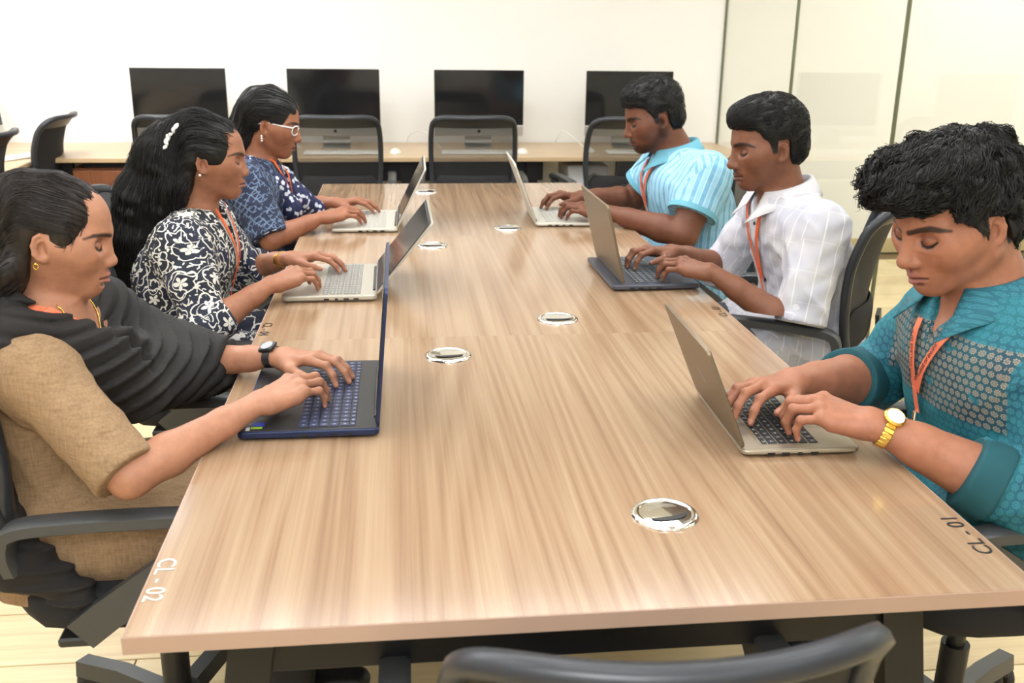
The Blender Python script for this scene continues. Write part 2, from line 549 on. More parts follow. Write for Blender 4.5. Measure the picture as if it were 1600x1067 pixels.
# ================================================================ back desk and left desk
def wall_desks():
    t = empty('computer_desk', (-.755, 4.82, 0), 0, 'long wood-topped computer desk along the back wall', 'desk')
    MB().box((0, 0, .7275), (5.03, .72, .025), .003, 1).build('desktop', M_('desk_wood'), t)
    for bx, bw in ((-1.875, 1.25), (.60, 1.44), (2.12, .75), (-.72, .95)): MB().box((bx, -.27, .655), (bw, .03, .11)).build('front_beam', M_('black_metal'), t)
    for x in (-2.45, -.845, -.175, .545, 1.255, 2.42):
        MB().box((x-.0, -.29, .355), (.06, .05, .71)).build('leg', M_('black_metal'), t)
        MB().box((x-.0, .29, .355), (.06, .05, .71)).build('leg', M_('black_metal'), t)
    t = empty('computer_desk', (-2.71, 1.9, 0), 0, 'wood-topped computer desk along the left wall', 'desk')
    MB().box((0, 0, .7275), (1.12, 5.1, .025), .003, 1).build('desktop', M_('desk_wood'), t)
    MB().box((.45, 0, .655), (.03, 5.0, .11)).build('front_beam', M_('black_metal'), t)
    for y in (-2.4, -.8, .8, 2.1):
        for x in (-.5, .5):
            MB().box((x, y, .355), (.05, .06, .71)).build('leg', M_('black_metal'), t)
    t = empty('pedestal_cabinet', (-1.80, 4.735, 0), 0, 'dark brown pedestal drawer cabinet under the back desk', 'cabinet')
    MB().box((0, .02, .345), (.40, .48, .67), .003, 1).build('body', M_('pedestal_wood'), t)
    for z, h in ((.585, .17), (.40, .17), (.165, .27)):
        d = MB().box((0, -.25, z), (.385, .018, h), .003, 1).build('drawer', M_('pedestal_wood'), t)
        MB().lathe([(.004, 0), (.004, .012), (.011, .016), (.011, .022), (.004, .025)], 14, Matrix.Translation((.12, -.258, z+.04)) @ Matrix.Rotation(PI/2, 4, 'X')).build('knob', M_('chrome'), d, True)
wall_desks()
t = empty('computer_tower', (.83, 4.73, 0), 0, 'light grey computer tower standing under the back desk', 'computer tower')
MB().box((0, 0, .34), (.24, .36, .68), .01, 2).build('case', M_('light_grey'), t)
MB().lathe([(.045, 0), (.045, .006), (.038, .009), (.03, .005)], 24, Matrix.Translation((.03, -.18, .60)) @ Matrix.Rotation(PI/2, 4, 'X')).build('fan_grille', M_('silver_alu'), t, True)

# ================================================================ all-in-one computers
def imac():
    t = empty('desktop_computer')
    W, H = .528, .317
    b = MB().box((0, 0, .45-H/2-.0), (W, .012, H), .004, 2)
    b.build('display_glass', M_('screen_black'), t)
    MB().box((0, -.0065, .45-H/2+.004), (W-.05, .001, H-.05)).build('screen', M_('screen_black'), t)
    c = MB().box((0, .002, .45-H-.032), (W, .014, .062), .004, 2).build('chin', M_('silver_alu'), t)
    # fruit-shaped maker's mark on the chin
    pts = []
    for i in range(28):
        a = 2*PI*i/28
        r = .0105*(1-.14*abs(math.sin(a))**8-.12*(math.cos(a-PI/2) > .96))
        px, pz = r*math.cos(a), r*math.sin(a)
        d = math.hypot(px-.0125, pz-.002)
        if d < .006:
            px -= (.006-d)
        pts.append((px, pz))
    mk = MB().prism(pts, 0, .0006, Matrix.Translation((0, -.0052, .45-H-.034)) @ Matrix.Rotation(PI/2, 4, 'X'))
    lf = [(.001+.005*s*(1-s)*4*.5+s*.003, .011+s*.006) for s in (0, .5, 1)]+[(.001+s*.003-.002*s*(1-s)*4*.5, .011+s*.006) for s in (.75, .25)]
    mk.prism(lf, 0, .0006, Matrix.Translation((0, -.0052, .45-H-.034)) @ Matrix.Rotation(PI/2, 4, 'X'))
    mk.build('emblem', M_('ink_black'), c)
    P = []
    for i in range(11):
        u = -1+2*i/10
        row = []
        for j in range(9):
            v = -1+2*j/8
            row.append((u*W*.49, .008+.035*(1-u*u)*(1-v*v), .264+v*.18))
        P.append(row)
    MB().grid(P, flip=True).build('back_shell', M_('silver_alu'), t, True)
    st = MB()
    st.sweep([(-.08, -.004), (.08, -.004), (.08, .004), (-.08, .004)], catmull([(0, .045, .24), (0, .07, .16), (0, .085, .06), (0, .075, .012), (0, .04, .006), (0, -.06, .004)], 6), up=lambda i: Vector((0, -1, .6)))
    st.build('stand', M_('silver_alu'), t, True, 40)
    return t
def keyboard_white():
    t = empty('keyboard')
    b = MB().box((0, 0, .006), (.42, .115, .010), .004, 2).build('case', M_('white_plastic'), t)
    me = None
    for r in range(5):
        for c in range(14):
            o = MB().box((0, 0, 0), (.0255, .0175, .004), .001, 1).build('key', M_('white_plastic'), b) if me is None else bpy.data.objects.new('key', me)
            if me is None: me = o.data
            else: COL.objects.link(o); o.parent = b
            o.location = (-.188+c*.0289, -.042+r*.021, .0125)
    return t
def mouse_white():
    t = empty('computer_mouse')
    P = []
    for i in range(15):
        u = -1+2*i/14
        w = .031*math.sqrt(max(1-u**4, .0004))
        row = []
        for j in range(11):
            a = PI*j/10
            row.append((w*math.cos(a), u*.056, .001+.026*math.sin(a)*math.sqrt(max(1-u*u, .002))))
        P.append(row)
    MB().grid(P).build('shell', M_('white_plastic'), t, True)
    MB().box((0, .03, .0235), (.007, .014, .005), .002, 2).build('scroll_wheel', M_('light_grey'), t)
    return t
def place(proto, spots, cat, group, first=[None]):
    out = []
    for i, (loc, rz, label) in enumerate(spots):
        o = proto if i == 0 else copy_tree(proto)
        o.location = loc; o.rotation_euler = (0, 0, rz)
        tag(o, label, cat, group)
        out.append(o)
    return out
DZ = .74
place(imac(), [((-1.487, 4.90, DZ), 0, 'black all-in-one computer on the back desk, leftmost along the back wall'),
               ((-.617, 4.90, DZ), 0, 'black all-in-one computer behind the person with white glasses'),
               ((.228, 4.90, DZ), 0, 'black all-in-one computer on the back desk, third from the left, with a lamp glint'),
               ((1.13, 4.90, DZ), 0, 'black all-in-one computer behind the head of the person in the light blue polo'),
               ((-2.66, 4.70, DZ), PI/4, 'all-in-one computer on the left wall desk, cut by the left picture edge')], 'computer', 'all-in-one computers')
_tilted = [o for o in bpy.data.objects if o.name.startswith('desktop_computer') and o.location.x < -2.3][0]
for ch in _tilted.children:
    if not ch.name.startswith('stand'):
        ch.matrix_local = Matrix.Translation((0, 0, .2)) @ Matrix.Rotation(math.radians(-13), 4, 'X') @ Matrix.Translation((0, 0, -.2))
place(keyboard_white(), [((-.57, 4.63, DZ), .02, 'white keyboard on the back desk seen through the left mesh chair'),
                         ((.20, 4.63, DZ), -.02, 'white keyboard on the back desk seen through the middle mesh chair'),
                         ((1.16, 4.63, DZ), 0, 'white keyboard behind the person in the light blue polo'),
                         ((-1.40, 4.63, DZ), 0, 'white keyboard on the back desk behind the person with the hair clip'),
                         ((-2.24, 4.50, DZ), PI/2-.5, 'white keyboard on the left wall desk between two chairs')], 'keyboard', 'white keyboards')
place(mouse_white(), [((-.27, 4.66, DZ), .1, 'white mouse on the back desk right of the left mesh chair'),
                      ((.46, 4.66, DZ), 0, 'white mouse on the back desk seen through the middle mesh chair'),
                      ((-1.67, 4.82, DZ), .5, 'white mouse on the back desk at the leftmost computer'),
                      ((.86, 4.72, DZ), 0, 'white mouse on the back desk left of the person in the light blue polo')], 'mouse', 'white mice')
def cable(pts, label):
    o = MB().tube(catmull(pts, 8), .0025, 6).build('cable', M_('white_plastic'), None, True)
    tag(o, label, 'cable')
cable([(-.82, 4.88, .745), (-.92, 4.92, .80), (-1.02, 5.0, .80), (-1.05, 5.12, .745)], 'thin white cable on the back desk left of the second computer')
cable([(.0, 4.88, .745), (-.1, 4.95, .83), (-.18, 5.05, .80), (-.2, 5.13, .745)], 'thin white cable on the back desk left of the third computer')
cable([(.86, 4.9, .745), (.80, 4.93, .80), (.74, 4.98, .83), (.72, 5.1, .745)], 'thin white cable on the back desk left of the rightmost computer')
# ================================================================ office chairs
def back_y(x, z):
    s = (z-.55)/.45
    y = -.235 - .085*s + .060*(x/.22)**2*(0.5+.5*min(max(s*1.6, 0), 1))
    y += .03*math.sin(min(max(s, 0), 1)*PI*.9)
    if z > .92: y -= .030*((z-.92)/.08)**1.5
    return y
def make_chair():
    t = empty('office_chair')
    # seat cushion
    P = []
    n = 28
    for (dz, sc) in ((-.035, .90), (-.03, .97), (-.01, 1.0), (.012, 1.0), (.028, .97), (.036, .88), (.038, .6), (.036, .3), (.035, .001)):
        row = []
        for j in range(n+1):
            a = 2*PI*j/n
            c, s = math.cos(a), math.sin(a)
            r = (abs(c)**4.5+abs(s)**4.5)**(-1/4.5)
            x, y = .245*r*c*sc, .235*r*s*sc
            z = .46+dz
            if dz > 0: z += .012*(x/.24)**2 - .018*max(y/.23-.55, 0)**2*4
            row.append((x, y+.01, z))
        P.append(row)
    MB().grid(P, flip=True).build('seat', M_('black_fabric'), t, True)
    MB().box((0, 0, .418), (.30, .34, .03), .01, 2).build('seat_plate', M_('black_plastic'), t)
    # backrest frame
    pts = []
    out = [(-.165, .56), (-.20, .60), (-.212, .68), (-.218, .80), (-.215, .92), (-.20, .975), (-.155, .998), (-.06, 1.0), (.06, 1.0), (.155, .998), (.20, .975), (.215, .92), (.218, .80), (.212, .68), (.20, .60), (.165, .56), (.06, .55), (-.06, .55)]
    cv = catmull([(x, 0, z) for x, z in out], 5, True)
    loop = [Vector((p.x, back_y(p.x, p.z), p.z)) for p in cv]
    MB().sweep([(-.013, -.010), (-.006, -.014), (.010, -.012), (.013, 0), (.010, .012), (-.006, .014), (-.013, .010)], loop,
               up=lambda i: Vector((0, 1, 0)), closed=True).build('back_frame', M_('frame_plastic'), t, True)
    # mesh skin
    P = []
    for i in range(19):
        z = .565+.425*i/18
        hw = np.interp(z, [.55, .60, .68, .80, .92, .975, 1.0], [.165, .198, .208, .214, .211, .197, .16])
        P.append([(hw*u, back_y(hw*u, z), z) for u in [-1+2*j/16 for j in range(17)]])
    MB().grid(P).build('back_mesh', M_('chair_mesh'), t, True)
    P = []; Q = []
    for i in range(4):
        z = .945+.045*i/3
        hw = np.interp(z, [.92, .975, 1.0], [.208, .194, .158])
        P.append([(hw*u, back_y(hw*u, z)-.006, z) for u in [-1+2*j/16 for j in range(17)]])
        Q.append([(hw*u, back_y(hw*u, z)+.006, z) for u in [-1+2*j/16 for j in range(17)]])
    b = MB().grid(P); b.grid(Q, flip=True)
    b.build('top_panel', M_('frame_plastic'), t, True)
    # lower back pad
    P = []
    Q = []
    for i in range(9):
        z = .575+.125*i/8
        hw = .195*(1-.12*(abs(i-4)/4)**3)
        P.append([(hw*u, back_y(hw*u, z)-.006-.016*(1-u**4)*(1-((i-4)/4)**4), z) for u in [-1+2*j/14 for j in range(15)]])
        Q.append([(hw*u, back_y(hw*u, z)+.010+.012*(1-u**4)*(1-((i-4)/4)**4), z) for u in [-1+2*j/14 for j in range(15)]])
    b = MB().grid(P); b.grid(Q, flip=True)
    b.build('lumbar_pad', M_('black_fabric'), t, True)
    MB().sweep([(-.045, -.006), (.045, -.006), (.045, .006), (-.045, .006)], catmull([(0, -.10, .405), (0, -.22, .41), (0, -.285, .45), (0, -.285, .56), (0, -.275, .66)], 5),
               up=lambda i: Vector((0, 1, -.8)) if i < 8 else Vector((0, 1, 0))).build('back_bracket', M_('black_plastic'), t, True, 40)
    # arm rests: a pad and a wide slanted blade
    for s in (-1, 1):
        a = MB().sweep([(-.022, -.010), (-.016, -.014), (.016, -.014), (.022, -.010), (.022, .008), (.014, .013), (-.014, .013), (-.022, .008)],
                       catmull([(s*.252, -.185, .565), (s*.262, -.190, .610), (s*.27, -.170, .648), (s*.272, -.09, .658), (s*.272, .05, .660), (s*.270, .16, .655), (s*.268, .205, .640)], 5),
                       up=lambda i: Vector((0, -.4, 1)) if i > 8 else Vector((0, -1, .5))).build('arm_pad', M_('grey_plastic'), t, True, 50)
        MB().sweep([(-.010, -.030), (.010, -.030), (.010, .030), (-.010, .030)], [(s*.268, .195, .638), (s*.266, .10, .575), (s*.262, -.04, .475), (s*.25, -.09, .43)],
                   up=lambda i: Vector((0, -.65, 1))).build('arm_blade', M_('grey_plastic'), a, True, 30)
        MB().box((s*.19, -.10, .418), (.14, .06, .018), .004, 1).build('arm_bracket', M_('black_plastic'), t)
    # column, base, casters
    MB().lathe([(.028, .10), (.028, .25), (.018, .25), (.018, .41), (.05, .412)], 20).build('gas_column', M_('black_plastic'), t, True, 40)
    bs = MB()
    bs.lathe([(.045, .06), (.045, .12), (.03, .13)], 20)
    for k in range(5):
        a = 2*PI*k/5+.3
        c, s_ = math.cos(a), math.sin(a)
        bs.sweep([(-.024, -.018), (.024, -.018), (.017, .016), (-.017, .016)], [(c*.03, s_*.03, .10), (c*.17, s_*.17, .095), (c*.29, s_*.29, .072), (c*.305, s_*.305, .07)], up=(0, 0, 1))
    bs.build('star_base', M_('grey_plastic'), t, True, 35)
    for k in range(5):
        a = 2*PI*k/5+.3
        c, s_ = math.cos(a), math.sin(a)
        cs = MB()
        for d in (-1, 1):
            M = Matrix.Translation((c*.29, s_*.29, .028)) @ Matrix.Rotation(a+.9, 4, 'Z') @ Matrix.Translation((0, d*.014, 0)) @ Matrix.Rotation(PI/2, 4, 'X')
            cs.lathe([(.010, -.009), (.025, -.009), (.028, -.005), (.028, .005), (.025, .009), (.010, .009)], 20, M)
        cs.tube([(c*.29, s_*.29, .03), (c*.29, s_*.29, .075)], .007, 8)
        M = Matrix.Translation((c*.29, s_*.29, .028)) @ Matrix.Rotation(a+.9, 4, 'Z')
        cs.box((0, 0, .020), (.05, .02, .022), .006, 1, M=M)
        cs.build('caster', M_('black_plastic'), t, True, 40)
    return t
CH = [((-.735, .735, 0), -PI/2+.02, 'black mesh office chair under the person in the beige top', 'chairs at the meeting table'),
      ((-.78, 1.66, 0), -PI/2, 'black office chair under the person in the floral print', 'chairs at the meeting table'),
      ((-.77, 2.62, 0), -PI/2, 'black office chair under the person in white-framed glasses', 'chairs at the meeting table'),
      ((.87, .56, 0), PI/2, 'black office chair under the person in the teal shirt', 'chairs at the meeting table'),
      ((.905, 1.72, 0), PI/2-.52, 'black mesh office chair under the person in the white shirt', 'chairs at the meeting table'),
      ((.86, 2.64, 0), PI/2, 'black office chair under the person in the light blue polo', 'chairs at the meeting table'),
      (( .000, -.030, 0), .012, 'empty mesh office chair in the foreground, its back cut by the picture bottom', 'chairs at the meeting table'),
      ((-.56, 4.29, 0), .0, 'empty mesh chair at the back desk right of the person with glasses', 'chairs at the wall desks'),
      ((.14, 4.29, 0), -.04, 'empty mesh chair at the back desk in front of the third computer', 'chairs at the wall desks'),
      ((.90, 4.26, 0), .15, 'empty mesh chair at the back desk left of the person in the light blue polo', 'chairs at the wall desks'),
      ((-1.34, 4.29, 0), .05, 'empty mesh chair at the back desk behind the person with the hair clip', 'chairs at the wall desks'),
      ((-2.31, 4.50, 0), PI/2, 'empty black chair at the left wall desk, nearer the back wall', 'chairs at the wall desks'),
      ((-2.31, 3.62, 0), PI/2, 'empty black chair at the left wall desk, cut by the left picture edge', 'chairs at the wall desks')]
_c0 = make_chair()
for i, (l, rz, lab, grp) in enumerate(CH):
    o = _c0 if i == 0 else copy_tree(_c0)
    o.location = l; o.rotation_euler = (0, 0, rz)
    if 'foreground' in lab: o.scale = (1, 1, .915)
    if 'left wall desk' in lab:                       # these two have closed fabric backs
        o.scale = (1, 1, .96)
        for ch in o.children:
            if ch.name.startswith('back_mesh'):
                ch.data = ch.data.copy(); ch.data.materials[0] = M_('black_fabric')
    tag(o, lab, 'chair', grp)

# ================================================================ laptops
def glyph_mat(k, base, legend, rough=.45):
    m = Mat(k, base, rough)
    x, y, z = m.xyz('Object')
    oi = m.n('ShaderNodeObjectInfo'); r = X(m.nt, oi.outputs['Random'])
    nz = m.noise(m.vec(x+r*3.0, y, r*17.0), scale=650, detail=0)
    mask = (x.abs().lt(.0020))*(y.abs().lt(.0026))*nz.gt(.50)*z.gt(.0005)
    m.base(m.mix(mask, base, legend))
    MATS[k] = m
simple('navy_shell', srgb(34, 46, 80), .38, .4)
simple('deck_dark', srgb(46, 47, 50), .38, .3)
glyph_mat('key_navy', srgb(40, 48, 78), srgb(170, 180, 205))
glyph_mat('key_black', (.012, .012, .013), srgb(190, 190, 190))
glyph_mat('key_grey', srgb(122, 120, 116), srgb(235, 235, 230))
glyph_mat('key_slate', srgb(72, 78, 84), srgb(215, 215, 215))
glyph_mat('key_silver', srgb(176, 173, 164), srgb(90, 90, 90))
simple('alu_warm', srgb(188, 184, 172), .36, .55)
simple('alu_white', srgb(196, 192, 180), .40, .25)
simple('alu_bronze', srgb(170, 160, 142), .33, .75)
simple('alu_slate', srgb(92, 96, 108), .36, .6)
simple('lid_bronze', srgb(122, 108, 88), .36, .5)
simple('rubber', (.02, .02, .02), .8)
simple('sticker_blue', srgb(30, 60, 190), .4)
simple('sticker_green', srgb(150, 200, 40), .4)
simple('sticker_white', srgb(235, 235, 235), .4)
simple('hinge_dark', (.03, .03, .035), .4)
def screen_mat(k, tint):
    m = Mat(k, tint, .10)
    MATS[k] = m
screen_mat('laptop_screen', (.02, .021, .023))
def laptop(loc, rz, W, D, H, lidlen, ang, shell, deck, keym, lidm, label, cols=15, rows=6, numpad=False, back_lip=0.0, extra=None, bezel='ink_black'):
    """local frame: x width, +y towards the hinge, origin bottom centre; ang = opening angle"""
    t = empty('laptop', loc, rz, label, 'laptop', 'laptops on the meeting table')
    # base wedge with rounded corners
    def rr(w, d, r, n=5):
        P = []
        for cx, cy, a0 in ((w/2-r, d/2-r, 0), (-w/2+r, d/2-r, PI/2), (-w/2+r, -d/2+r, PI), (w/2-r, -d/2+r, 1.5*PI)):
            for i in range(n+1):
                a = a0+PI/2*i/n
                P.append((cx+r*math.cos(a), cy+r*math.sin(a)))
        return P
    b = MB()
    R0 = rr(W-.012, D-.012, .010); R1 = rr(W, D, .012); n = len(R1)
    V = [(x, y, .002) for x, y in R0]+[(x, y, .007) for x, y in R1]+[(x, y, H-.0015) for x, y in R1]+[(x*.994, y*.994, H) for x, y in R1]
    F = [tuple(reversed(range(n))), tuple(range(3*n, 4*n))]
    for q in range(3):
        for j in range(n):
            j2 = (j+1) % n
            F.append((q*n+j, q*n+j2, (q+1)*n+j2, (q+1)*n+j))
    b.add(V, F)
    base = b.build('base', M_(shell), t, True, 35)
    MB().box((0, 0, H+.0002), (W-.010, D-.010, .0012), .0005, 1).build('deck', M_(deck), base)
    for sx in (-1, 1):
        for sy in (-1, 1):
            MB().box((sx*(W/2-.03), sy*(D/2-.03), .001), (.04, .012, .002)).build('rubber_foot', M_('rubber'), base)
    # ports on the side nearest the camera (and the other)
    for sx in (-1, 1):
        for k in range(4):
            MB().box((sx*(W/2), D*.40-.03-k*.026, H*.5), (.001, .014 if k != 2 else .008, .005)).build('port', M_('ink_black'), base)
    # keys
    kw = (W-.05)/cols if not numpad else (W-.03)/cols
    kd = .0186
    ktop = D/2-.042-back_lip
    if True:
        kb = MB().box((0, ktop-rows*kd/2+.004, H+.0009), (kw*cols+.004, rows*kd+.004, .0006)).build('keyboard_well', M_(deck if keym != 'key_silver' else deck), base)
    meshes = {}
    for r in range(rows):
        c = 0
        while c < cols:
            span = 1
            if r == rows-1 and c == 4: span = 5
            if r == rows-2 and c in (0, cols-2) and not numpad: span = 2
            if r == rows-3 and c == cols-2 and not numpad: span = 2
            dd = kd*.6 if r == 0 else kd
            key = (span, r == 0)
            if key not in meshes:
                o = MB().box((0, 0, 0), (kw*span-.0024, dd-.0024, .0016), .0006, 1).build('key', M_(keym), base)
                meshes[key] = o.data
            else:
                o = bpy.data.objects.new('key', meshes[key]); COL.objects.link(o); o.parent = base
            y = ktop-kd*.3 if r == 0 else ktop-kd*.6-(r-.5)*kd
            o.location = (-kw*cols/2+kw*(c+span/2), y, H+.0019)
            c += span
    # touchpad
    ty = (ktop-rows*kd+.006 + (-D/2))/2
    MB().box((-.02 if numpad else 0, ty, H+.0008), (.115, max(D/2+(ktop-rows*kd)-.022, .05), .0008), .0003, 1).build('touchpad', M_(shell if shell != 'navy_shell' else deck), base)
    # lid
    hy = D/2-.006-back_lip
    lid = empty_part = None
    A = Matrix.Translation((0, hy, H+.001)) @ Matrix.Rotation(-(math.radians(ang-90)), 4, 'X')
    lb = MB()
    R = rr(W, lidlen, .012)
    lb.prism([(x, z+lidlen/2+.004) for x, z in R], -.006, 0, A @ Matrix.Rotation(PI/2, 4, 'X'))
    lid = lb.build('lid', M_(lidm), t, True, 30)
    MB().box((0, -.0006, lidlen/2+.006), (W-.006, .0014, lidlen-.010), .0004, 1, M=A).build('bezel', M_(bezel), lid)
    MB().box((0, -.0016, lidlen/2+.012), (W-.022, .001, lidlen-.040), 0, 1, M=A).build('screen', M_('laptop_screen'), lid)
    MB().tube([(-W*.36, hy, H), (W*.36, hy, H)], .0055, 10).build('hinge', M_('hinge_dark'), t, True, 40)
    if extra: extra(t, base, lid, A, W, D, H, lidlen)
    return t
def stickers(t, base, lid, A, W, D, H, L):
    MB().box((W/2-.035, -D/2+.035, H+.0011), (.016, .020, .0004)).build('sticker', M_('sticker_blue'), base)
    MB().box((W/2-.020, -D/2+.033, H+.0011), (.008, .020, .0004)).build('sticker', M_('sticker_green'), base)
    MB().box((W/2-.0155, -D/2+.018, H+.0011), (.014, .007, .0004)).build('sticker', M_('sticker_white'), base)
def slash_logo(t, base, lid, A, W, D, H, L):
    b = MB()
    for k, (dx, h) in enumerate(((-.012, .018), (-.004, .026), (.004, .026), (.012, .018))):
        b.sweep([(-.0008, 0), (.0008, 0), (.0008, .0006), (-.0008, .0006)], [A @ Vector((dx-.003, .0061, L*.5-h/2)), A @ Vector((dx+.003, .0061, L*.5+h/2))], up=A.to_3x3() @ Vector((0, 1, 0)))
    b.build('emblem', M_('chrome'), lid)
ZT = TZ+.0002
laptop((-.423, .777, ZT), -PI/2, .385, .252, .017, .258, 95, 'navy_shell', 'deck_dark', 'key_navy', 'navy_shell', 'navy blue laptop in front of the person in the beige top', cols=19, numpad=True, extra=stickers)
laptop((-.444, 1.688, ZT), -PI/2+.005, .372, .25, .017, .246, 128.5, 'alu_warm', 'alu_warm', 'key_grey', 'alu_warm', 'silver laptop with a wide-open screen before the person in floral print', cols=18, numpad=True)
laptop((-.375, 2.60, ZT), -PI/2-.015, .375, .232, .014, .233, 116.5, 'alu_white', 'alu_white', 'key_silver', 'alu_white', 'silver laptop in front of the person in white-framed glasses')
laptop((.441, .592, ZT), PI/2-.02, .305, .212, .013, .197, 113, 'alu_bronze', 'alu_bronze', 'key_black', 'lid_bronze', 'bronze-lidded laptop with black keys in front of the person in teal', cols=14, extra=slash_logo)
laptop((.462, 1.742, ZT), PI/2+.02, .36, .256, .017, .228, 104, 'alu_slate', 'alu_slate', 'key_slate', 'lid_bronze', 'dark grey laptop in front of the person in the white shirt', back_lip=.030)
laptop((.362, 2.655, ZT), PI/2-.02, .345, .228, .014, .232, 111, 'alu_white', 'alu_white', 'key_silver', 'alu_white', 'white-silver laptop in front of the person in the light blue polo')
# ================================================================ implicit surfaces (people, hair, clothes)
F32 = np.float32
def A3(*a): return np.array(a, dtype=np.float64)
def unit(v):
    v = np.asarray(v, float); return v/max(np.linalg.norm(v), 1e-12)
def smin(a, b, k):
    if k <= 0: return np.minimum(a, b)
    h = np.maximum(k-np.abs(a-b), 0)/k
    return np.minimum(a, b)-h*h*(k*0.25)
class Field:
    def __init__(s, tf=None): s.ops = []; s.disp = None; s.tf = tf      # tf = (origin, R, scale) applied to cones and ellipsoids
    def add(s, fn, c, r, k=0.0, mode='u'):
        s.ops.append((fn, np.asarray(c, float), float(r), k, mode)); return s
    # ---- primitives
    def cone(s, a, b, ra, rb, k=0.01, mode='u', flat=None):
        a = np.asarray(a, float); b = np.asarray(b, float)
        if s.tf:
            o, R_, sc_ = s.tf
            a = o+sc_*(R_@a); b = o+sc_*(R_@b); ra *= sc_; rb *= sc_
        a = a.astype(F32); b = b.astype(F32); ba = b-a; L2 = F32(max(ba@ba, 1e-12)); ra = F32(ra); rb = F32(rb)
        if flat is None:
            def fn(P):
                q = P-a
                h = np.clip(q@ba/L2, 0, 1)
                q = q-h[:, None]*ba
                return np.sqrt(np.einsum('ij,ij->i', q, q))-(ra+(rb-ra)*h)
        else:
            ax, sc = unit(flat[0]).astype(F32), F32(flat[1])          # squash along ax by factor sc (<1 thinner)
            def fn(P):
                q = P-a
                h = np.clip(q@ba/L2, 0, 1)
                q = q-h[:, None]*ba
                m = q@ax
                q = q+np.outer(m*(1/sc-1), ax)
                return (np.sqrt((q*q).sum(1))-(ra+(rb-ra)*h))*(0.5+0.5*sc)
        return s.add(fn, (a+b)/2, np.sqrt(L2)/2+max(ra, rb), k, mode)
    def capcone(s, a, b, ra, rb, k=0.01, mode='u'):
        """round at a, cut flat at b"""
        a = np.asarray(a, F32); b = np.asarray(b, F32); ba = b-a; L = F32(max(np.linalg.norm(ba), 1e-9)); t = ba/L
        def fn(P):
            q = P-a
            h = q@t
            q = q-np.clip(h, 0, None)[:, None]*t
            return np.maximum(np.sqrt((q*q).sum(1))-(ra+(rb-ra)*np.clip(h/L, 0, 1.5)), h-L)
        return s.add(fn, (a+b)/2, L/2+max(ra, rb), k, mode)
    def path(s, pts, rr, k=0.01, mode='u'):
        for i in range(len(pts)-1): s.cone(pts[i], pts[i+1], rr[i], rr[i+1], k, mode)
        return s
    def ell(s, c, r, R=None, k=0.01, mode='u'):
        c = np.asarray(c, float); r = np.asarray(r, float)
        if s.tf:
            o, R_, sc_ = s.tf
            c = o+sc_*(R_@c); r = r*sc_; R = R_ if R is None else R_@R
        c = c.astype(F32); ir = (1/r).astype(F32); ir2 = (1/(r*r)).astype(F32); m = F32(r.min())
        if R is not None: R = np.asarray(R, F32)
        def fn(P):
            q = P-c
            if R is not None: q = q@R
            a = q*ir; k0 = np.sqrt(np.einsum('ij,ij->i', a, a)); a = q*ir2; k1 = np.sqrt(np.einsum('ij,ij->i', a, a))
            return np.where(k0 < 1e-6, -m, k0*(k0-1)/np.maximum(k1, 1e-9))
        return s.add(fn, c, r.max(), k, mode)
    def loft(s, rows, k=0.01, mode='u', p=2.4, axis=None):
        """rows: (z, cx, cy, rx, ry) sorted by z"""
        R = np.array(rows, float)
        zs = R[:, 0]
        zz = np.linspace(zs[0], zs[-1], 80)
        # smooth interpolation of the section table
        T = [np.interp(zz, zs, R[:, i]) for i in range(1, 5)]
        for i in range(4):
            t = np.pad(T[i], 4, mode='edge'); T[i] = np.convolve(t, np.ones(9)/9, 'valid')
        def fn(P):
            z = P[:, 2]
            cx, cy, rx, ry = [np.interp(z, zz, t) for t in T]
            q = (np.abs((P[:, 0]-cx)/rx)**p+np.abs((P[:, 1]-cy)/ry)**p)**(1/p)
            d = (q-1)*np.minimum(rx, ry)
            dz = np.maximum(zs[0]-z, z-zs[-1])
            return np.maximum(d, dz)
        c = A3(np.mean(R[:, 1]), np.mean(R[:, 2]), (zs[0]+zs[-1])/2)
        return s.add(fn, c, np.linalg.norm([R[:, 3].max(), R[:, 4].max(), (zs[-1]-zs[0])/2])+.05, k, mode)
    # ---- evaluation
    def eval(s, P):
        d = np.full(len(P), 9.0)
        for fn, c, r, k, mode in s.ops:
            v = fn(P)
            if mode == 'u': d = smin(d, v, k)
            elif mode == 's': d = -smin(-d, v, k)          # subtract
            elif mode == 'i': d = -smin(-d, -v, k)         # intersect
        if s.disp is not None: d = d+s.disp(P)
        return d
    def eval_cull(s, P, blk, C, hd):
        """P (nb,m,3) points of blocks with centres C; skip ops far from a block"""
        nb, m, _ = P.shape
        d = np.full((nb, m), 9.0, F32)
        for fn, c, r, k, mode in s.ops:
            if mode == 'i':
                idx = np.arange(nb)
            else:
                lim = r+hd+k+0.010
                idx = np.nonzero(((C-c)**2).sum(1) < lim*lim)[0]
            if not len(idx): continue
            v = fn(P[idx].reshape(-1, 3)).reshape(len(idx), m).astype(F32)
            if mode == 'u': d[idx] = smin(d[idx], v, k)
            elif mode == 's': d[idx] = -smin(-d[idx], v, k)
            else: d[idx] = -smin(-d[idx], -v, k)
        if s.disp is not None:
            near = np.nonzero((np.abs(d) < 0.03).any(1))[0]
            if len(near): d[near] += s.disp(P[near].reshape(-1, 3)).reshape(len(near), m).astype(F32)
        return d
    def grad(s, P, e=0.002):
        g = np.stack([s.eval(P+np.eye(3)[i]*e)-s.eval(P-np.eye(3)[i]*e) for i in range(3)], 1)
        return g/np.maximum(np.linalg.norm(g, axis=1, keepdims=True), 1e-9)
    def bounds(s):
        lo = np.min([c-r for f, c, r, k, m in s.ops if m == 'u'], 0)
        hi = np.max([c+r for f, c, r, k, m in s.ops if m == 'u'], 0)
        return lo-0.02, hi+0.02
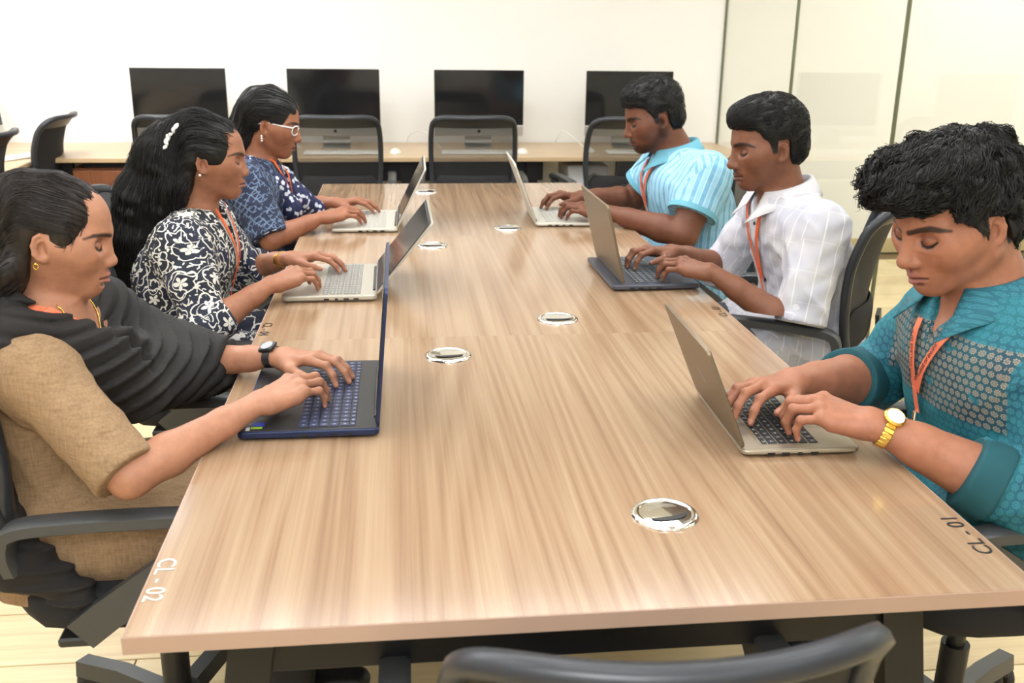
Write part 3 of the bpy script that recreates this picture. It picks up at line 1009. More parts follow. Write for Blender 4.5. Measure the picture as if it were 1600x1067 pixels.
def mesh_field(fld, res, lo=None, hi=None):
    """sparse surface nets; returns verts (n,3), quads (m,4)"""
    l, h = fld.bounds()
    lo = l if lo is None else np.maximum(l, lo); hi = h if hi is None else np.minimum(h, hi)
    B = 8
    nb = np.ceil((hi-lo)/(res*B)).astype(int)+1
    bs = res*B
    g = np.stack(np.meshgrid(*[np.arange(n) for n in nb], indexing='ij'), -1).reshape(-1, 3)
    C = lo+(g+0.5)*bs
    dc = fld.eval(C)
    hd = bs*0.87
    act = np.abs(dc) < hd*1.2+0.010
    n = nb*B+1
    D = np.full(tuple(n), 1.0, F32)
    # inside blocks
    for gi in g[(~act) & (dc < 0)]:
        i, j, k = gi*B
        D[i:i+B, j:j+B, k:k+B] = -1.0
    ga = g[act]; Ca = C[act]
    off = np.stack(np.meshgrid(*[np.arange(B)]*3, indexing='ij'), -1).reshape(-1, 3)
    CH_ = 1500
    for a in range(0, len(ga), CH_):
        gg = ga[a:a+CH_]
        I = gg[:, None, :]*B+off[None]
        P = (lo+I*res).astype(F32)
        d = fld.eval_cull(P, gg, Ca[a:a+CH_], hd)
        D[I[..., 0], I[..., 1], I[..., 2]] = d
    S = D < 0
    # active cells
    c = S[:-1, :-1, :-1].astype(np.int8)
    cnt = np.zeros_like(c)
    for i in (0, 1):
        for j in (0, 1):
            for k in (0, 1):
                cnt += S[i:n[0]-1+i, j:n[1]-1+j, k:n[2]-1+k]
    cells = np.argwhere((cnt > 0) & (cnt < 8))
    if len(cells) == 0: return np.zeros((0, 3)), np.zeros((0, 4), int)
    vid = np.full(c.shape, -1, np.int32)
    vid[cells[:, 0], cells[:, 1], cells[:, 2]] = np.arange(len(cells))
    corners = np.array([[i, j, k] for i in (0, 1) for j in (0, 1) for k in (0, 1)])
    val = np.stack([D[cells[:, 0]+i, cells[:, 1]+j, cells[:, 2]+k] for i, j, k in corners], 1)
    acc = np.zeros((len(cells), 3)); num = np.zeros(len(cells))
    for p in range(8):
        for q in range(p+1, 8):
            df = corners[q]-corners[p]
            if np.abs(df).sum() != 1: continue
            a, b = val[:, p], val[:, q]
            m = (a < 0) != (b < 0)
            t = np.where(m, a/np.where(m, a-b, 1), 0)
            pos = corners[p]+t[:, None]*df
            acc += np.where(m[:, None], pos, 0); num += m
    V = lo+(cells+acc/num[:, None])*res
    Q = []
    for ax in range(3):
        u, v = (ax+1) % 3, (ax+2) % 3
        sl0 = [slice(None)]*3; sl1 = [slice(None)]*3
        sl0[ax] = slice(0, n[ax]-1); sl1[ax] = slice(1, n[ax])
        a, b = S[tuple(sl0)], S[tuple(sl1)]
        e = np.argwhere(a != b)
        e = e[(e[:, u] > 0) & (e[:, v] > 0) & (e[:, u] < n[u]-1) & (e[:, v] < n[v]-1)]
        if not len(e): continue
        fl = a[e[:, 0], e[:, 1], e[:, 2]]
        def cid(du, dv):
            t = e.copy(); t[:, u] -= du; t[:, v] -= dv
            return vid[t[:, 0], t[:, 1], t[:, 2]]
        q = np.stack([cid(1, 1), cid(0, 1), cid(0, 0), cid(1, 0)], 1)
        q[~fl] = q[~fl][:, ::-1]
        Q.append(q)
    Q = np.concatenate(Q)
    Q = Q[(Q >= 0).all(1)]
    return V, Q
def np_obj(name, V, Q, mat, parent=None, smooth=True, col=None, uv=None, crease=None):
    me = bpy.data.meshes.new(name)
    me.vertices.add(len(V)); me.vertices.foreach_set('co', np.asarray(V, F32).ravel())
    k = Q.shape[1]
    me.loops.add(len(Q)*k); me.loops.foreach_set('vertex_index', np.asarray(Q, np.int32).ravel())
    me.polygons.add(len(Q)); me.polygons.foreach_set('loop_start', np.arange(0, len(Q)*k, k, dtype=np.int32))
    me.update(calc_edges=True)
    if smooth: me.shade_smooth()
    if col is not None:
        at = me.attributes.new('Col', 'FLOAT_COLOR', 'POINT')
        c4 = np.ones((len(V), 4), F32); c4[:, :3] = col
        at.data.foreach_set('color', c4.ravel())
    if uv is not None:
        l = me.uv_layers.new(name='UVMap')
        l.data.foreach_set('uv', np.asarray(uv, F32).ravel())
    if mat is not None: me.materials.append(mat)
    o = bpy.data.objects.new(name, me)
    COL.objects.link(o)
    if parent is not None: o.parent = parent
    return o
_rs = np.random.RandomState(5)
def sines(seed, freq, n=7, aniso=(1, 1, 1)):
    rs = np.random.RandomState(seed)
    K = rs.normal(size=(n, 3)); K /= np.linalg.norm(K, axis=1, keepdims=True)
    K = K*np.array(aniso)*freq*(0.6+0.8*rs.rand(n, 1)); ph = rs.rand(n)*6.28
    am = F32(1/np.sqrt(n)*1.4); KT = K.T.astype(F32); ph32 = ph.astype(F32)
    def fn(P):
        return (np.sin(np.asarray(P, F32)@KT+ph32)).sum(1)*am
    return fn
def cuff_cut(a, b, r=0.3):
    """half space beyond b along a->b"""
    a = np.asarray(a, float); b = np.asarray(b, float); n = unit(b-a)
    return (lambda P: (b-P)@n), b+n*r, r
# uv for garments: per face nearest axis part, angle unwrapped inside the face
def garment_uv(V, Q, parts):
    """parts: list of (a, b, radius, ref) axes; returns loop uv in metres"""
    ctr = V[Q].mean(1)
    best = np.full(len(Q), 1e9); pid = np.zeros(len(Q), int)
    for i, (a, b, r, ref) in enumerate(parts):
        a = np.asarray(a, float); b = np.asarray(b, float); ba = b-a
        h = np.clip((ctr-a)@ba/(ba@ba), -0.05 if i else -.6, 1.05 if i else 1.6)
        d = np.linalg.norm(ctr-a-h[:, None]*ba, axis=1)/r
        m = d < best; best[m] = d[m]; pid[m] = i
    uv = np.zeros((len(Q), 4, 2))
    for i, (a, b, r, ref) in enumerate(parts):
        m = pid == i
        if not m.any(): continue
        a = np.asarray(a, float); b = np.asarray(b, float); t = unit(b-a)
        rf = np.asarray(ref, float); e1 = unit(rf-t*(rf@t)); e2 = np.cross(t, e1)
        P = V[Q[m]]-a
        if i == 0:
            q = V[Q[m]]
            nn = np.cross(q[:, 2]-q[:, 0], q[:, 3]-q[:, 1]); nn /= np.maximum(np.linalg.norm(nn, axis=1, keepdims=True), 1e-12)
            sidey = np.abs(nn[:, 1]) > np.abs(nn[:, 0]); top = np.abs(nn[:, 2]) > .8
            uv[m, :, 0] = np.where((sidey & ~top)[:, None], q[..., 0]+1.0, q[..., 1])
            uv[m, :, 1] = np.where(top[:, None], q[..., 0]+q[..., 2]*.3, q[..., 2])
            continue
        ang = np.arctan2(P@e2, P@e1)
        c = ctr[m]-a
        ac = np.arctan2(c@e2, c@e1)
        ang = ac[:, None]+((ang-ac[:, None]+np.pi) % (2*np.pi)-np.pi)
        uv[m, :, 0] = ang*r+i*3.0
        uv[m, :, 1] = P@t
    return uv.reshape(-1, 2)
# ================================================================ people
def skin_material():
    m = Mat('skin', (.4, .25, .17), .48, spec=.32)
    at = m.n('ShaderNodeAttribute'); at.attribute_name = 'Col'
    n1 = m.noise(m.coord(), scale=55, detail=4, rough=.6)
    n2 = m.noise(m.coord(), scale=420, detail=2)
    mul = m.n('ShaderNodeMix', data_type='RGBA', blend_type='MULTIPLY')
    mul.inputs[0].default_value = 1.0
    m.link(at.outputs['Color'], mul.inputs[6])
    m.link(m.ramp(n1, [(.3, (.86, .84, .84)), (.7, (1.08, 1.06, 1.05))]), mul.inputs[7])
    m.base(mul.outputs[2])
    m.b.inputs['Subsurface Weight'].default_value = 0.0
    m.rough(n1*.25+.36)
    m.bump(n2, .10, .0006)
    MATS['skin'] = m
skin_material()
def hair_material(k, c, c2, rough=.42):
    m = Mat(k, c, rough, spec=.35)
    n = m.noise(m.scaled(m.coord(), (1, 1, .25)), scale=160, detail=3)
    m.base(m.mix(n.step(.4, .7), c, c2))
    m.bump(n, .35, .0015)
    MATS[k] = m
hair_material('hair_black', (.0045, .0041, .0040), (.010, .0088, .0084), .46)
hair_material('hair_brown', (.010, .0072, .0058), (.026, .018, .014), .42)
simple('pearl', srgb(235, 232, 225), .25)
simple('white_frame', srgb(235, 235, 238), .3)
simple('lens_glass', (.9, .92, .95), .03, Transmission_Weight=1.0, IOR=1.2)

EYE = A3(.0705, .0330, -.004)
EYR = A3(.0168, .0190, .0130)
def head_field(c, f):
    """head-local field: x forward, y left, z up, origin between the eyes at eye level; c = dict of tweaks"""
    jw = c.get('jaw', 1.0); fat = c.get('fat', 0.0)
    f.ell((-.008, 0, .025), (.097, .075, .080), k=.0)
    f.ell((.032, 0, .032), (.058, .057, .060), k=.03)
    f.ell((.028, 0, -.032), (.058, .057+fat*.5, .076), k=.03)
    for s in (-1, 1):
        f.cone((-.004, s*(.053*jw+fat), -.052), (.060, s*.014, -.094), .018, .017, .026)
        f.ell((.050, s*.036, -.030), (.032, .026+fat, .030), k=.03)
        f.cone((.087, s*.010, .018), (.064, s*.047, .016), .009, .008, .016)          # brow ridge
        f.cone((.058, s*.046, -.014), (.010, s*.064, -.014), .012, .008, .045)         # cheekbone
        f.cone((.080, s*.012, .004), (.082, s*.015, -.030), .008, .009, .014)          # side of the nose
    f.ell((.066, 0, -.046), (.027, .036, .034), k=.02)
    f.ell((.068, 0, -.097), (.021, .021, .016), k=.018)
    f.ell((.072, 0, -.070), (.024, .030, .026), k=.02)
    for s in (-1, 1):
        f.ell((.095, s*.036, .000), (.019, .022, .0125), k=.012, mode='s')
    for s in (-1, 1):
        e = EYE*A3(1, s, 1)
        f.ell(e, EYR, k=.0035)
    # nose
    n = c.get('nose', 1.0)
    nl = c.get('nose_len', 0.0)
    f.cone((.089, 0, .010), (.1065+nl, 0, -.034), .0075, .0105*n, .012)
    f.ell((.1080+nl, 0, -.0375), (.0115, .0125*n, .0105), k=.008)
    for s in (-1, 1):
        f.ell((.0975, s*.0125*n, -.0415), (.0105, .0075, .0075), k=.006)
        f.ell((.1025, s*.0070*n, -.0500), (.0060, .0040, .0040), k=.003, mode='s')
    # lips
    for (a, b, ra, rb) in lip_cones(c): f.cone(a, b, ra, rb, .0045)
    for s in (-1, 1):
        f.cone((.1055, 0, -.0705), (.0890, s*.0240, -.0705), .0028, .0022, .003, 's')
    f.cone((.102, 0, -.051), (.099, 0, -.058), .0024, .0028, .004, 's')           # philtrum
    f.ell((.095, 0, -.0835), (.008, .020, .0035), k=.006, mode='s')                # under the lower lip
    # ears
    for s in (-1, 1):
        nx = unit((.30, s*.95, .05)); ez = A3(-.14, 0, .99); ez = unit(ez-nx*(ez@nx)); ex = np.cross(nx, ez)
        R = np.stack([ex, nx, ez], 1)
        es = c.get('ear', .86)
        cc = A3(-.008, s*.0765, -.012)
        f.ell(cc, A3(.0175, .0058, .0290)*es, R, k=.005)
        f.ell(cc+(nx*.0062+ez*-.003+A3(.002, 0, 0))*es, A3(.0105, .0085, .0175)*es, R, k=.003, mode='s')
        sg = 1 if (ex@A3(1, 0, 0)) > 0 else -1
        rim = [cc+(nx*.0042+ex*(sg*.0165*math.cos(a))+ez*(.0280*math.sin(a)))*es for a in np.radians([10, 45, 90, 130, 170, 210, 245])]
        for a, b in zip(rim[:-1], rim[1:]): f.cone(a, b, .0040*es, .0038*es, .003)
        anti = [cc+(nx*.0032+ex*(sg*(.0085*math.cos(a)-.001))+ez*(.0160*math.sin(a)-.001))*es for a in np.radians([75, 120, 165, 210, 250])]
        for a, b in zip(anti[:-1], anti[1:]): f.cone(a, b, .0026*es, .0026*es, .003)
        f.ell(cc+(ez*-.0265+ex*sg*.004+nx*.001)*es, A3(.0078, .0048, .0085)*es, R, k=.006)
        f.cone(cc+(ex*sg*.013+nx*.003+ez*-.004)*es, cc+(ex*sg*.011+nx*.004+ez*.004)*es, .0040*es, .003*es, .004)   # tragus
    return f
def lip_cones(c):
    w = c.get('lips', 1.0)
    out = []
    for s in (-1, 1):
        out.append((A3(.0975, s*.004, -.0650), A3(.0845, s*.0235, -.0698), .0062*w, .0030))
        out.append((A3(.0965, s*.002, -.0765), A3(.0845, s*.0215, -.0715), .0074*w, .0034))
    return out
def seg_d(P, a, b, ra, rb):
    ba = b-a; q = P-a
    h = np.clip(q@ba/(ba@ba), 0, 1)
    return np.linalg.norm(q-h[:, None]*ba, axis=1)-(ra+(rb-ra)*h)
def sst(x, a, b):
    t = np.clip((x-a)/(b-a), 0, 1); return t*t*(3-2*t)
def head_colour(L, col, c):
    """L head-local points; col (n,3) to edit in place"""
    near = (np.abs(L) < .16).all(1)
    Q = L[near]; C = col[near]; skin = C.copy()
    def blend(m, rgb, a=1.0):
        nonlocal C
        C = C*(1-(m*a)[:, None])+np.asarray(rgb)*(m*a)[:, None]
    tone = np.asarray(c['tone'])
    # cheeks, nose, ears warmer; around the eyes darker
    for s in (-1, 1):
        blend(1-sst(np.linalg.norm((Q-A3(.07, s*.04, -.03))/A3(.03, .03, .025), axis=1), .3, 1.2), tone*A3(1.08, .92, .88), .4)
        blend(1-sst(np.linalg.norm((Q-EYE*A3(1, s, 1))/A3(.024, .026, .017), axis=1), .6, 1.2), tone*A3(.62, .55, .53), .65)
    ld = np.min([seg_d(Q, *q) for q in lip_cones(c)], 0)
    blend((1-sst(ld, -.0002, .0022))*(Q[:, 0] > .07), np.asarray(c.get('lip', tone*A3(.80, .55, .55))), .85)
    md = np.min([seg_d(Q, A3(.1025, 0, -.0705), A3(.0870, s*.0235, -.0705), .0013, .0013) for s in (-1, 1)], 0)
    blend(1-sst(md, .0004, .0022), tone*.30, .8)
    hair = np.asarray(c.get('brow', (.012, .010, .009)))
    snap = lambda q: Q[np.argmin(((Q-q)**2).sum(1))]
    for s in (-1, 1):
        e = EYE*A3(1, s, 1)
        bt = c.get('browt', 1.0)
        bp = [A3(.0965, s*.010, .0145), A3(.0910, s*.027, .0190), A3(.0810, s*.0400, .0200), A3(.0700, s*.0500, .0165), A3(.0600, s*.0570, .0100)]
        bp = [snap(q) for q in bp]
        br = [.0034*bt, .0042*bt, .0038*bt, .0030*bt, .0010]
        d = np.min([seg_d(Q, bp[i], bp[i+1], br[i], br[i+1]) for i in range(4)], 0)
        blend(1-sst(d, -.0005, .0026), hair, .92)
        fold = [snap(q*A3(1, s, 1)) for q in (A3(.081, .018, .0025), A3(.0885, .028, .0065), A3(.083, .040, .0065), A3(.073, .049, .0015))]
        d = np.min([seg_d(Q, fold[i], fold[i+1], .0007, .0007) for i in range(3)], 0)
        blend(1-sst(d, .0002, .0022), tone*A3(.42, .36, .34), .6)  # lid crease shade painted as a darker line
        lp = [snap(q*A3(1, s, 1)) for q in (A3(.081, .0175, -.0075), A3(.0865, .025, -.0115), A3(.0860, .033, -.0128), A3(.080, .042, -.0108), A3(.070, .0505, -.0060))]
        lr = [.0007, .0012, .0015, .0014, .0008]
        d = np.min([seg_d(Q, lp[i], lp[i+1], lr[i], lr[i+1]) for i in range(4)], 0)
        blend(1-sst(d, .0003, .0021), (.006, .004, .0035), 1.0)
    d = np.min([seg_d(Q, A3(.1035, s*.0068, -.0492), A3(.101, s*.0068, -.0482), .003, .003) for s in (-1, 1)], 0)
    blend(1-sst(d, 0, .002), tone*.12, .9)
    b = c.get('beard', 0)
    if b:
        j = np.min([np.minimum(seg_d(Q, A3(-.004, s*.056, -.045), A3(.060, s*.014, -.096), .016, .016), seg_d(Q, A3(.004, s*.066, .0), A3(-.002, s*.06, -.05), .008, .014)) for s in (-1, 1)], 0)
        j = np.minimum(j, seg_d(Q, A3(.08, -.015, -.098), A3(.08, .015, -.098), .016, .016))
        blend((1-sst(j, .002, .017)), tone*.20, b)
    mo = c.get('moustache', 0)
    if mo:
        j = np.min([seg_d(Q, A3(.098, s*.002, -.0575), A3(.087, s*.024, -.0655), .0048, .003) for s in (-1, 1)], 0)
        blend(1-sst(j, 0, .0035), (.012, .009, .008), mo)
    sc = c.get('scalp')
    if sc is not None:
        blend(sst(-sc(Q), -.004, .004)*(Q[:, 2] > -.055), (.004, .0035, .0035), 1.0)
    col[near] = C

class Person:
    pass
def to_local(side, org):
    def f(p):
        p = np.asarray(p, float)
        return A3(side*(p[0]-org[0]), side*(p[1]-org[1]), p[2])
    return f
KEYZ = TZ+.0205
def build_hand(f, W, F, N, s, sc, curl, spread, col_info, tipz=KEYZ, lift=(0, 0, 0, 0), thumb=None):
    """s=+1 left hand, -1 right hand; curl: per finger (pip, dip) degrees"""
    F = unit(F); N = unit(np.asarray(N)-F*(np.asarray(N)@F)); T = s*np.cross(F, N)
    def pt(a, b, c): return W+sc*(F*a+T*b+N*c)
    mcp = [(.088, .026, .001), (.092, .005, .005), (.086, -.0155, .002), (.076, -.034, -.004)]
    seg = [(.043, .025, .021), (.047, .029, .022), (.043, .027, .021), (.034, .020, .018)]
    rad = [(.0098, .0083, .0074, .0058), (.0100, .0085, .0076, .0060), (.0094, .0080, .0071, .0056), (.0085, .0070, .0063, .0050)]
    # palm
    for i, m in enumerate(mcp):
        b0 = (.004, m[1]*.55, -.004)
        f.cone(pt(*b0), pt(*m), .0150*sc, .0108*sc, .012)
        f.ell(pt(m[0], m[1], m[2]+.003), A3(.009, .009, .009)*sc, k=.008)
    f.cone(pt(.018, .016, -.010), pt(.052, .040, -.016), .0165*sc, .0125*sc, .012)
    f.cone(pt(.015, -.018, -.008), pt(.060, -.034, -.010), .015*sc, .0105*sc, .012)
    tips = []
    for i in range(4):
        m = pt(*mcp[i])
        sp = math.radians(spread[i])
        d0 = unit(F*math.cos(sp)+T*math.sin(sp))
        best = None
        for a1 in np.radians(np.arange(-25, 75, 1.5)):
            ang = a1; p = m; chain = [m]
            for q in range(3):
                if q: ang = ang+math.radians(curl[i][q-1])
                dd = d0*math.cos(ang)-N*math.sin(ang)
                p = p+dd*seg[i][q]*sc; chain.append(p)
            e = abs(chain[-1][2]-rad[i][3]*sc*.8-(tipz+lift[i]))
            if best is None or e < best[0]: best = (e, chain, dd)
        ch = best[1]
        for q in range(3):
            f.cone(ch[q], ch[q+1], rad[i][q]*sc, rad[i][q+1]*sc, .0045 if q else .006)
        f.ell(ch[1], A3(1, 1, 1)*rad[i][1]*sc*1.06, k=.004)
        dn = np.cross(best[2], np.cross(N, best[2])); dn = unit(dn)
        col_info['nails'].append((ch[3]+dn*rad[i][3]*sc*.75-best[2]*.002, .0058*sc))
        tips.append(ch[3])
        for q in (1, 2): col_info['knuckles'].append((ch[q]+dn*rad[i][q]*sc*.8, .007*sc))
    tb_ = thumb or [(.024, .020, -.010), (.055, .046, -.016), (.084, .056, -.024), (.106, .054, -.032)]
    tp = [pt(*q) for q in tb_]
    for q, (ra, rb) in enumerate(((.0140, .0112), (.0108, .0094), (.0092, .0072))):
        f.cone(tp[q], tp[q+1], ra*sc, rb*sc, .007)
    d = unit(tp[3]-tp[2])
    col_info['nails'].append((tp[3]+unit(N-d*(N@d))*.0055*sc, .0066*sc))
    return tips
def build_person(name, cfg):
    """body mesh (head, neck, chest, arms, hands in one skin); returns Person with fields and joints"""
    p = Person()
    side = cfg['side']; org = cfg['org']
    L = to_local(side, org)
    p.side, p.org, p.L = side, org, L
    p.root = empty('person', (org[0], org[1], 0), 0 if side > 0 else PI, cfg['label'], 'person', 'people working at the meeting table')
    J = {k: L(v) for k, v in cfg['joints'].items()}
    if 'belly' in cfg: J['belly'] = A3(cfg['belly'], 0, 0)
    p.J = J
    n, o_ = ('R', 'L') if side > 0 else ('L', 'R')
    p.nearside = -1 if side > 0 else 1
    pit, yaw, rol = [math.radians(a) for a in cfg['head_rot']]
    Rm = np.array((Matrix.Rotation(yaw, 3, 'Z') @ Matrix.Rotation(pit, 3, 'Y') @ Matrix.Rotation(rol, 3, 'X')))
    p.hR, p.ho, p.hs = Rm, J['head'], cfg.get('hs', 1.0)
    p.hl = lambda P: (P-p.ho)@p.hR/p.hs
    p.hw = lambda Q: p.ho+p.hs*(np.asarray(Q)@p.hR.T)
    f = Field()
    g = cfg.get('girth', 1.0); fem = cfg.get('female', False)
    p.g = g; p.fw = cfg.get('forearm', 1.0)
    f.tf = (p.ho, p.hR, p.hs); head_field(cfg['face'], f); f.tf = None
    nk = J['neck']
    nr = .050 if fem else .058
    nr *= cfg.get('neckw', 1.0)
    f.cone(p.hw(A3(-.022, 0, -.045)), nk, nr, nr*1.06, .025)
    if fem: f.cone(p.hw(A3(.012, 0, -.070)), nk+A3(.025, 0, 0), .024, .026, .03)
    else: f.cone(p.hw(A3(.03, 0, -.075)), nk+A3(.035, 0, 0), .028, .03, .03)
    # chest
    rows = torso_rows(J, g, fem, 0.0)
    p.rows = rows
    f.loft([r for r in rows if r[0] > .70], k=.03)
    for S, E, Wr in (('shN', 'elN', 'wrN'), ('shF', 'elF', 'wrF')):
        f.cone(nk-A3(0, 0, .03), J[S], .045, .050*g, .04)
        a, b, w_ = J[S], J[E], J[Wr]
        u = .044*g if fem else .052*g
        f.cone(a, a+(b-a)*.45, u*1.05, u*.98, .03)
        f.cone(a+(b-a)*.45, b, u*.98, u*.80, .02)
        fw = cfg.get('forearm', 1.0)
        m = b+(w_-b)*.28
        e1 = .037*fw if fem else .043*fw
        f.cone(b, m, e1*.98, e1*1.04, .015)
        f.cone(m, b+(w_-b)*.72, e1*1.04, e1*.74, .012)
        ax = unit(np.cross(w_-b, A3(0, 0, 1)))
        wr = .0165 if fem else .0195
        for q in (-1, 1):
            f.cone(b+(w_-b)*.70+ax*q*.006, w_+ax*q*.0095+unit(w_-b)*.006, e1*.66, wr*fw, .012)
    info = dict(nails=[], knuckles=[])
    p.tips = {}
    for key, h in cfg['hands'].items():      # key N or F
        s = p.nearside if key == 'N' else -p.nearside
        yaw_h = math.radians(h['yaw'])        # inward positive
        inw = -s
        F = A3(math.cos(yaw_h), inw*math.sin(yaw_h), 0)*math.cos(math.radians(h.get('pitch', 0)))+A3(0, 0, math.sin(math.radians(h.get('pitch', 0))))
        N = A3(0, 0, 1)+A3(0, 1, 0)*s*h.get('tilt', .15)
        p.tips[key] = build_hand(f, J['wr'+key], F, N, s, h.get('sc', 1.0), h['curl'], h.get('spread', (7, 2, -4, -10)), info, KEYZ+h.get('dz', 0), h.get('lift', (0, 0, 0, 0)), h.get('thumb'))
    p.body = f
    V, Q = mesh_field(f, cfg['res'], lo=A3(-1, -1, .70))
    tone = np.asarray(cfg['face']['tone'])
    col = np.tile(tone, (len(V), 1))
    # hands: paler towards the palm side, nails, knuckles
    for c, r in info['knuckles']:
        m = 1-sst(np.linalg.norm(V-c, axis=1), r*.4, r*1.3)
        col = col*(1-.35*m[:, None])+tone*A3(.72, .66, .66)*(.35*m[:, None])
    for c, r in info['nails']:
        m = 1-sst(np.linalg.norm(V-c, axis=1), r*.7, r*1.15)
        nc = np.minimum(tone*A3(1.25, 1.15, 1.2)+.06, 1)
        col = col*(1-m[:, None])+nc*m[:, None]
    head_colour(p.hl(V), col, cfg['face'])
    np_obj('body', V, Q, M_('skin'), p.root, True, col)
    return p
def torso_rows(J, g, fem, off, low=.44):
    hip, nk = J['hip'], J['neck']
    zt = nk[2]+.0
    z0 = low
    R = []
    if fem: tab = [(0, .130, .185), (.14, .125, .178), (.36, .098, .138), (.55, .105, .145), (.74, .120, .158), (.86, .098, .150), (.95, .068, .105), (1.0, .050, .062)]
    else: tab = [(0, .130, .175), (.14, .128, .172), (.36, .118, .160), (.55, .120, .168), (.74, .122, .185), (.86, .104, .182), (.95, .074, .120), (1.0, .055, .068)]
    for t, rx, ry in tab:
        z = z0+(zt-z0)*t
        cx = hip[0]+(nk[0]-hip[0])*t**1.25 - .020*math.sin(PI*t) + (J['belly'][0] if 'belly' in J else 0)*math.sin(PI*min(t*1.1, 1))
        cy = hip[1]+(nk[1]-hip[1])*t
        R.append((z, cx, cy, rx*(g if t < .9 else 1)+off, ry*(g if t < .9 else 1)+off))
    return R
# ---------------------------------------------------------------- hair
def men_hairline(P):
    x, y, z = P[:, 0], np.abs(P[:, 1]), P[:, 2]
    zl = np.interp(x, [-.13, -.07, -.045, -.036, -.030, .002, .006, .020, .026, .045, .058, .075, .13],
                   [-.085, -.085, -.068, -.03, .020, .020, -.012, -.014, .018, .046, .058, .062, .064])
    return (zl-z)*.75
def hair_mesh(p, fld, res, mat, name='hair', label=None):
    V, Q = mesh_field(fld, res)
    o = np_obj(name, p.hw(V), Q, mat, p.root, True)
    if label: o['label'] = label
    return o, V
def strands(p, fld, V, flow, n, length, rad, seed, parent, mat, steps=8, lift=.002, curl=0.0, curlf=0.0, keep=None, taper=True, name='hair_strands', sides=3, follow=True):
    """tubes that run along the hair surface (all in head-local space)"""
    rs = np.random.RandomState(seed)
    cand = V if keep is None else V[keep(V)]
    P = cand[rs.randint(0, len(cand), n)]
    P = P+rs.normal(size=P.shape)*.001
    st = length*(0.6+.8*rs.rand(n, 1))/steps
    pts = [P]
    nr = [fld.grad(P)]
    for i in range(steps):
        g = fld.grad(P)
        d = flow(P, rs)
        d = d-g*(d*g).sum(1, keepdims=True)
        d = d/np.maximum(np.linalg.norm(d, axis=1, keepdims=True), 1e-6)
        P = P+d*st
        if follow:
            g2 = fld.grad(P)
            dd = fld.eval(P)
            P = P+g2*np.clip(lift-dd, -.02, .02)[:, None]
        pts.append(P); nr.append(g)
    pts = np.stack(pts, 1); nr = np.stack(nr, 1)          # n, steps+1, 3
    if curl > 0:
        T = np.gradient(pts, axis=1); T /= np.maximum(np.linalg.norm(T, axis=2, keepdims=True), 1e-9)
        Bn = np.cross(T, nr)
        ph = rs.rand(n, 1)*6.28; fr = curlf*(.7+.6*rs.rand(n, 1))
        tt = np.linspace(0, 1, steps+1)[None]
        am = curl*(.5+rs.rand(n, 1))*(.35+.65*tt)
        pts = pts+(np.cos(ph+fr*tt)*am)[..., None]*Bn+((np.sin(ph+fr*tt)+.6)*am)[..., None]*nr
    m = steps+1
    T = np.gradient(pts, axis=1); T /= np.maximum(np.linalg.norm(T, axis=2, keepdims=True), 1e-9)
    U = nr-T*(nr*T).sum(2, keepdims=True); U /= np.maximum(np.linalg.norm(U, axis=2, keepdims=True), 1e-9)
    W_ = np.cross(T, U)
    t = np.linspace(0, 1, m)
    rr = rad*(.7+.6*rs.rand(n, 1))*(np.sqrt(np.clip(1-t**2.5, .02, 1)) if taper else np.ones(m))[None]
    ring = []
    for j in range(sides):
        a = 2*PI*j/sides
        ring.append(pts+(U*math.cos(a)*.6+W_*math.sin(a))*rr[..., None])
    VV = np.stack(ring, 2).reshape(-1, 3)                   # n, m, sides
    base = np.arange(n)[:, None, None]*(m*sides)+np.arange(m-1)[None, :, None]*sides
    j = np.arange(sides)[None, None, :]; j2 = (j+1) % sides
    Q = np.stack([base+j, base+j2, base+sides+j2, base+sides+j], -1).reshape(-1, 4)
    o = np_obj(name, p.hw(VV), Q, mat, parent, True)
    o['kind'] = 'stuff'
    return o
# ---------------------------------------------------------------- garments
def leg_field(p, off=0.0, knee_dx=.44):
    J = p.J; h = J['hip']; f = Field()
    for s in (-1, 1):
        a = A3(h[0]+.02, h[1]+s*.085, .575); b = A3(h[0]+knee_dx, h[1]+s*.12, .560); c = A3(h[0]+knee_dx-.04, h[1]+s*.12, .10)
        f.cone(a, b, .085*p.g+off, .062+off, .03); f.cone(b, c, .062+off, .045+off, .02)
    f.ell((h[0], h[1], .575), (.12*p.g, .16*p.g, .08), k=.04)
    return f
def legs(p, mat, shoe_mat, name='trousers'):
    f = leg_field(p)
    w = sines(11, 55, 6)
    f.disp = lambda P: w(P)*.003
    V, Q = mesh_field(f, .011)
    np_obj(name, V, Q, mat, p.root)
    h = p.J['hip']
    for s in (-1, 1):
        g = Field()
        x, y = h[0]+.40, h[1]+s*.12
        g.cone((x-.02, y, .06), (x-.02, y, .10), .040, .042, .02)
        g.cone((x-.04, y, .038), (x+.13, y+s*.015, .030), .036, .034, .02, flat=((0, 0, 1), .8))
        g.add(lambda P: P[:, 2]-.005, (x, y, -.05), .3, .004, 'i') if False else None
        V, Q = mesh_field(g, .008)
        V[:, 2] = np.maximum(V[:, 2], .004)
        np_obj('shoe', V, Q, shoe_mat, p.root)
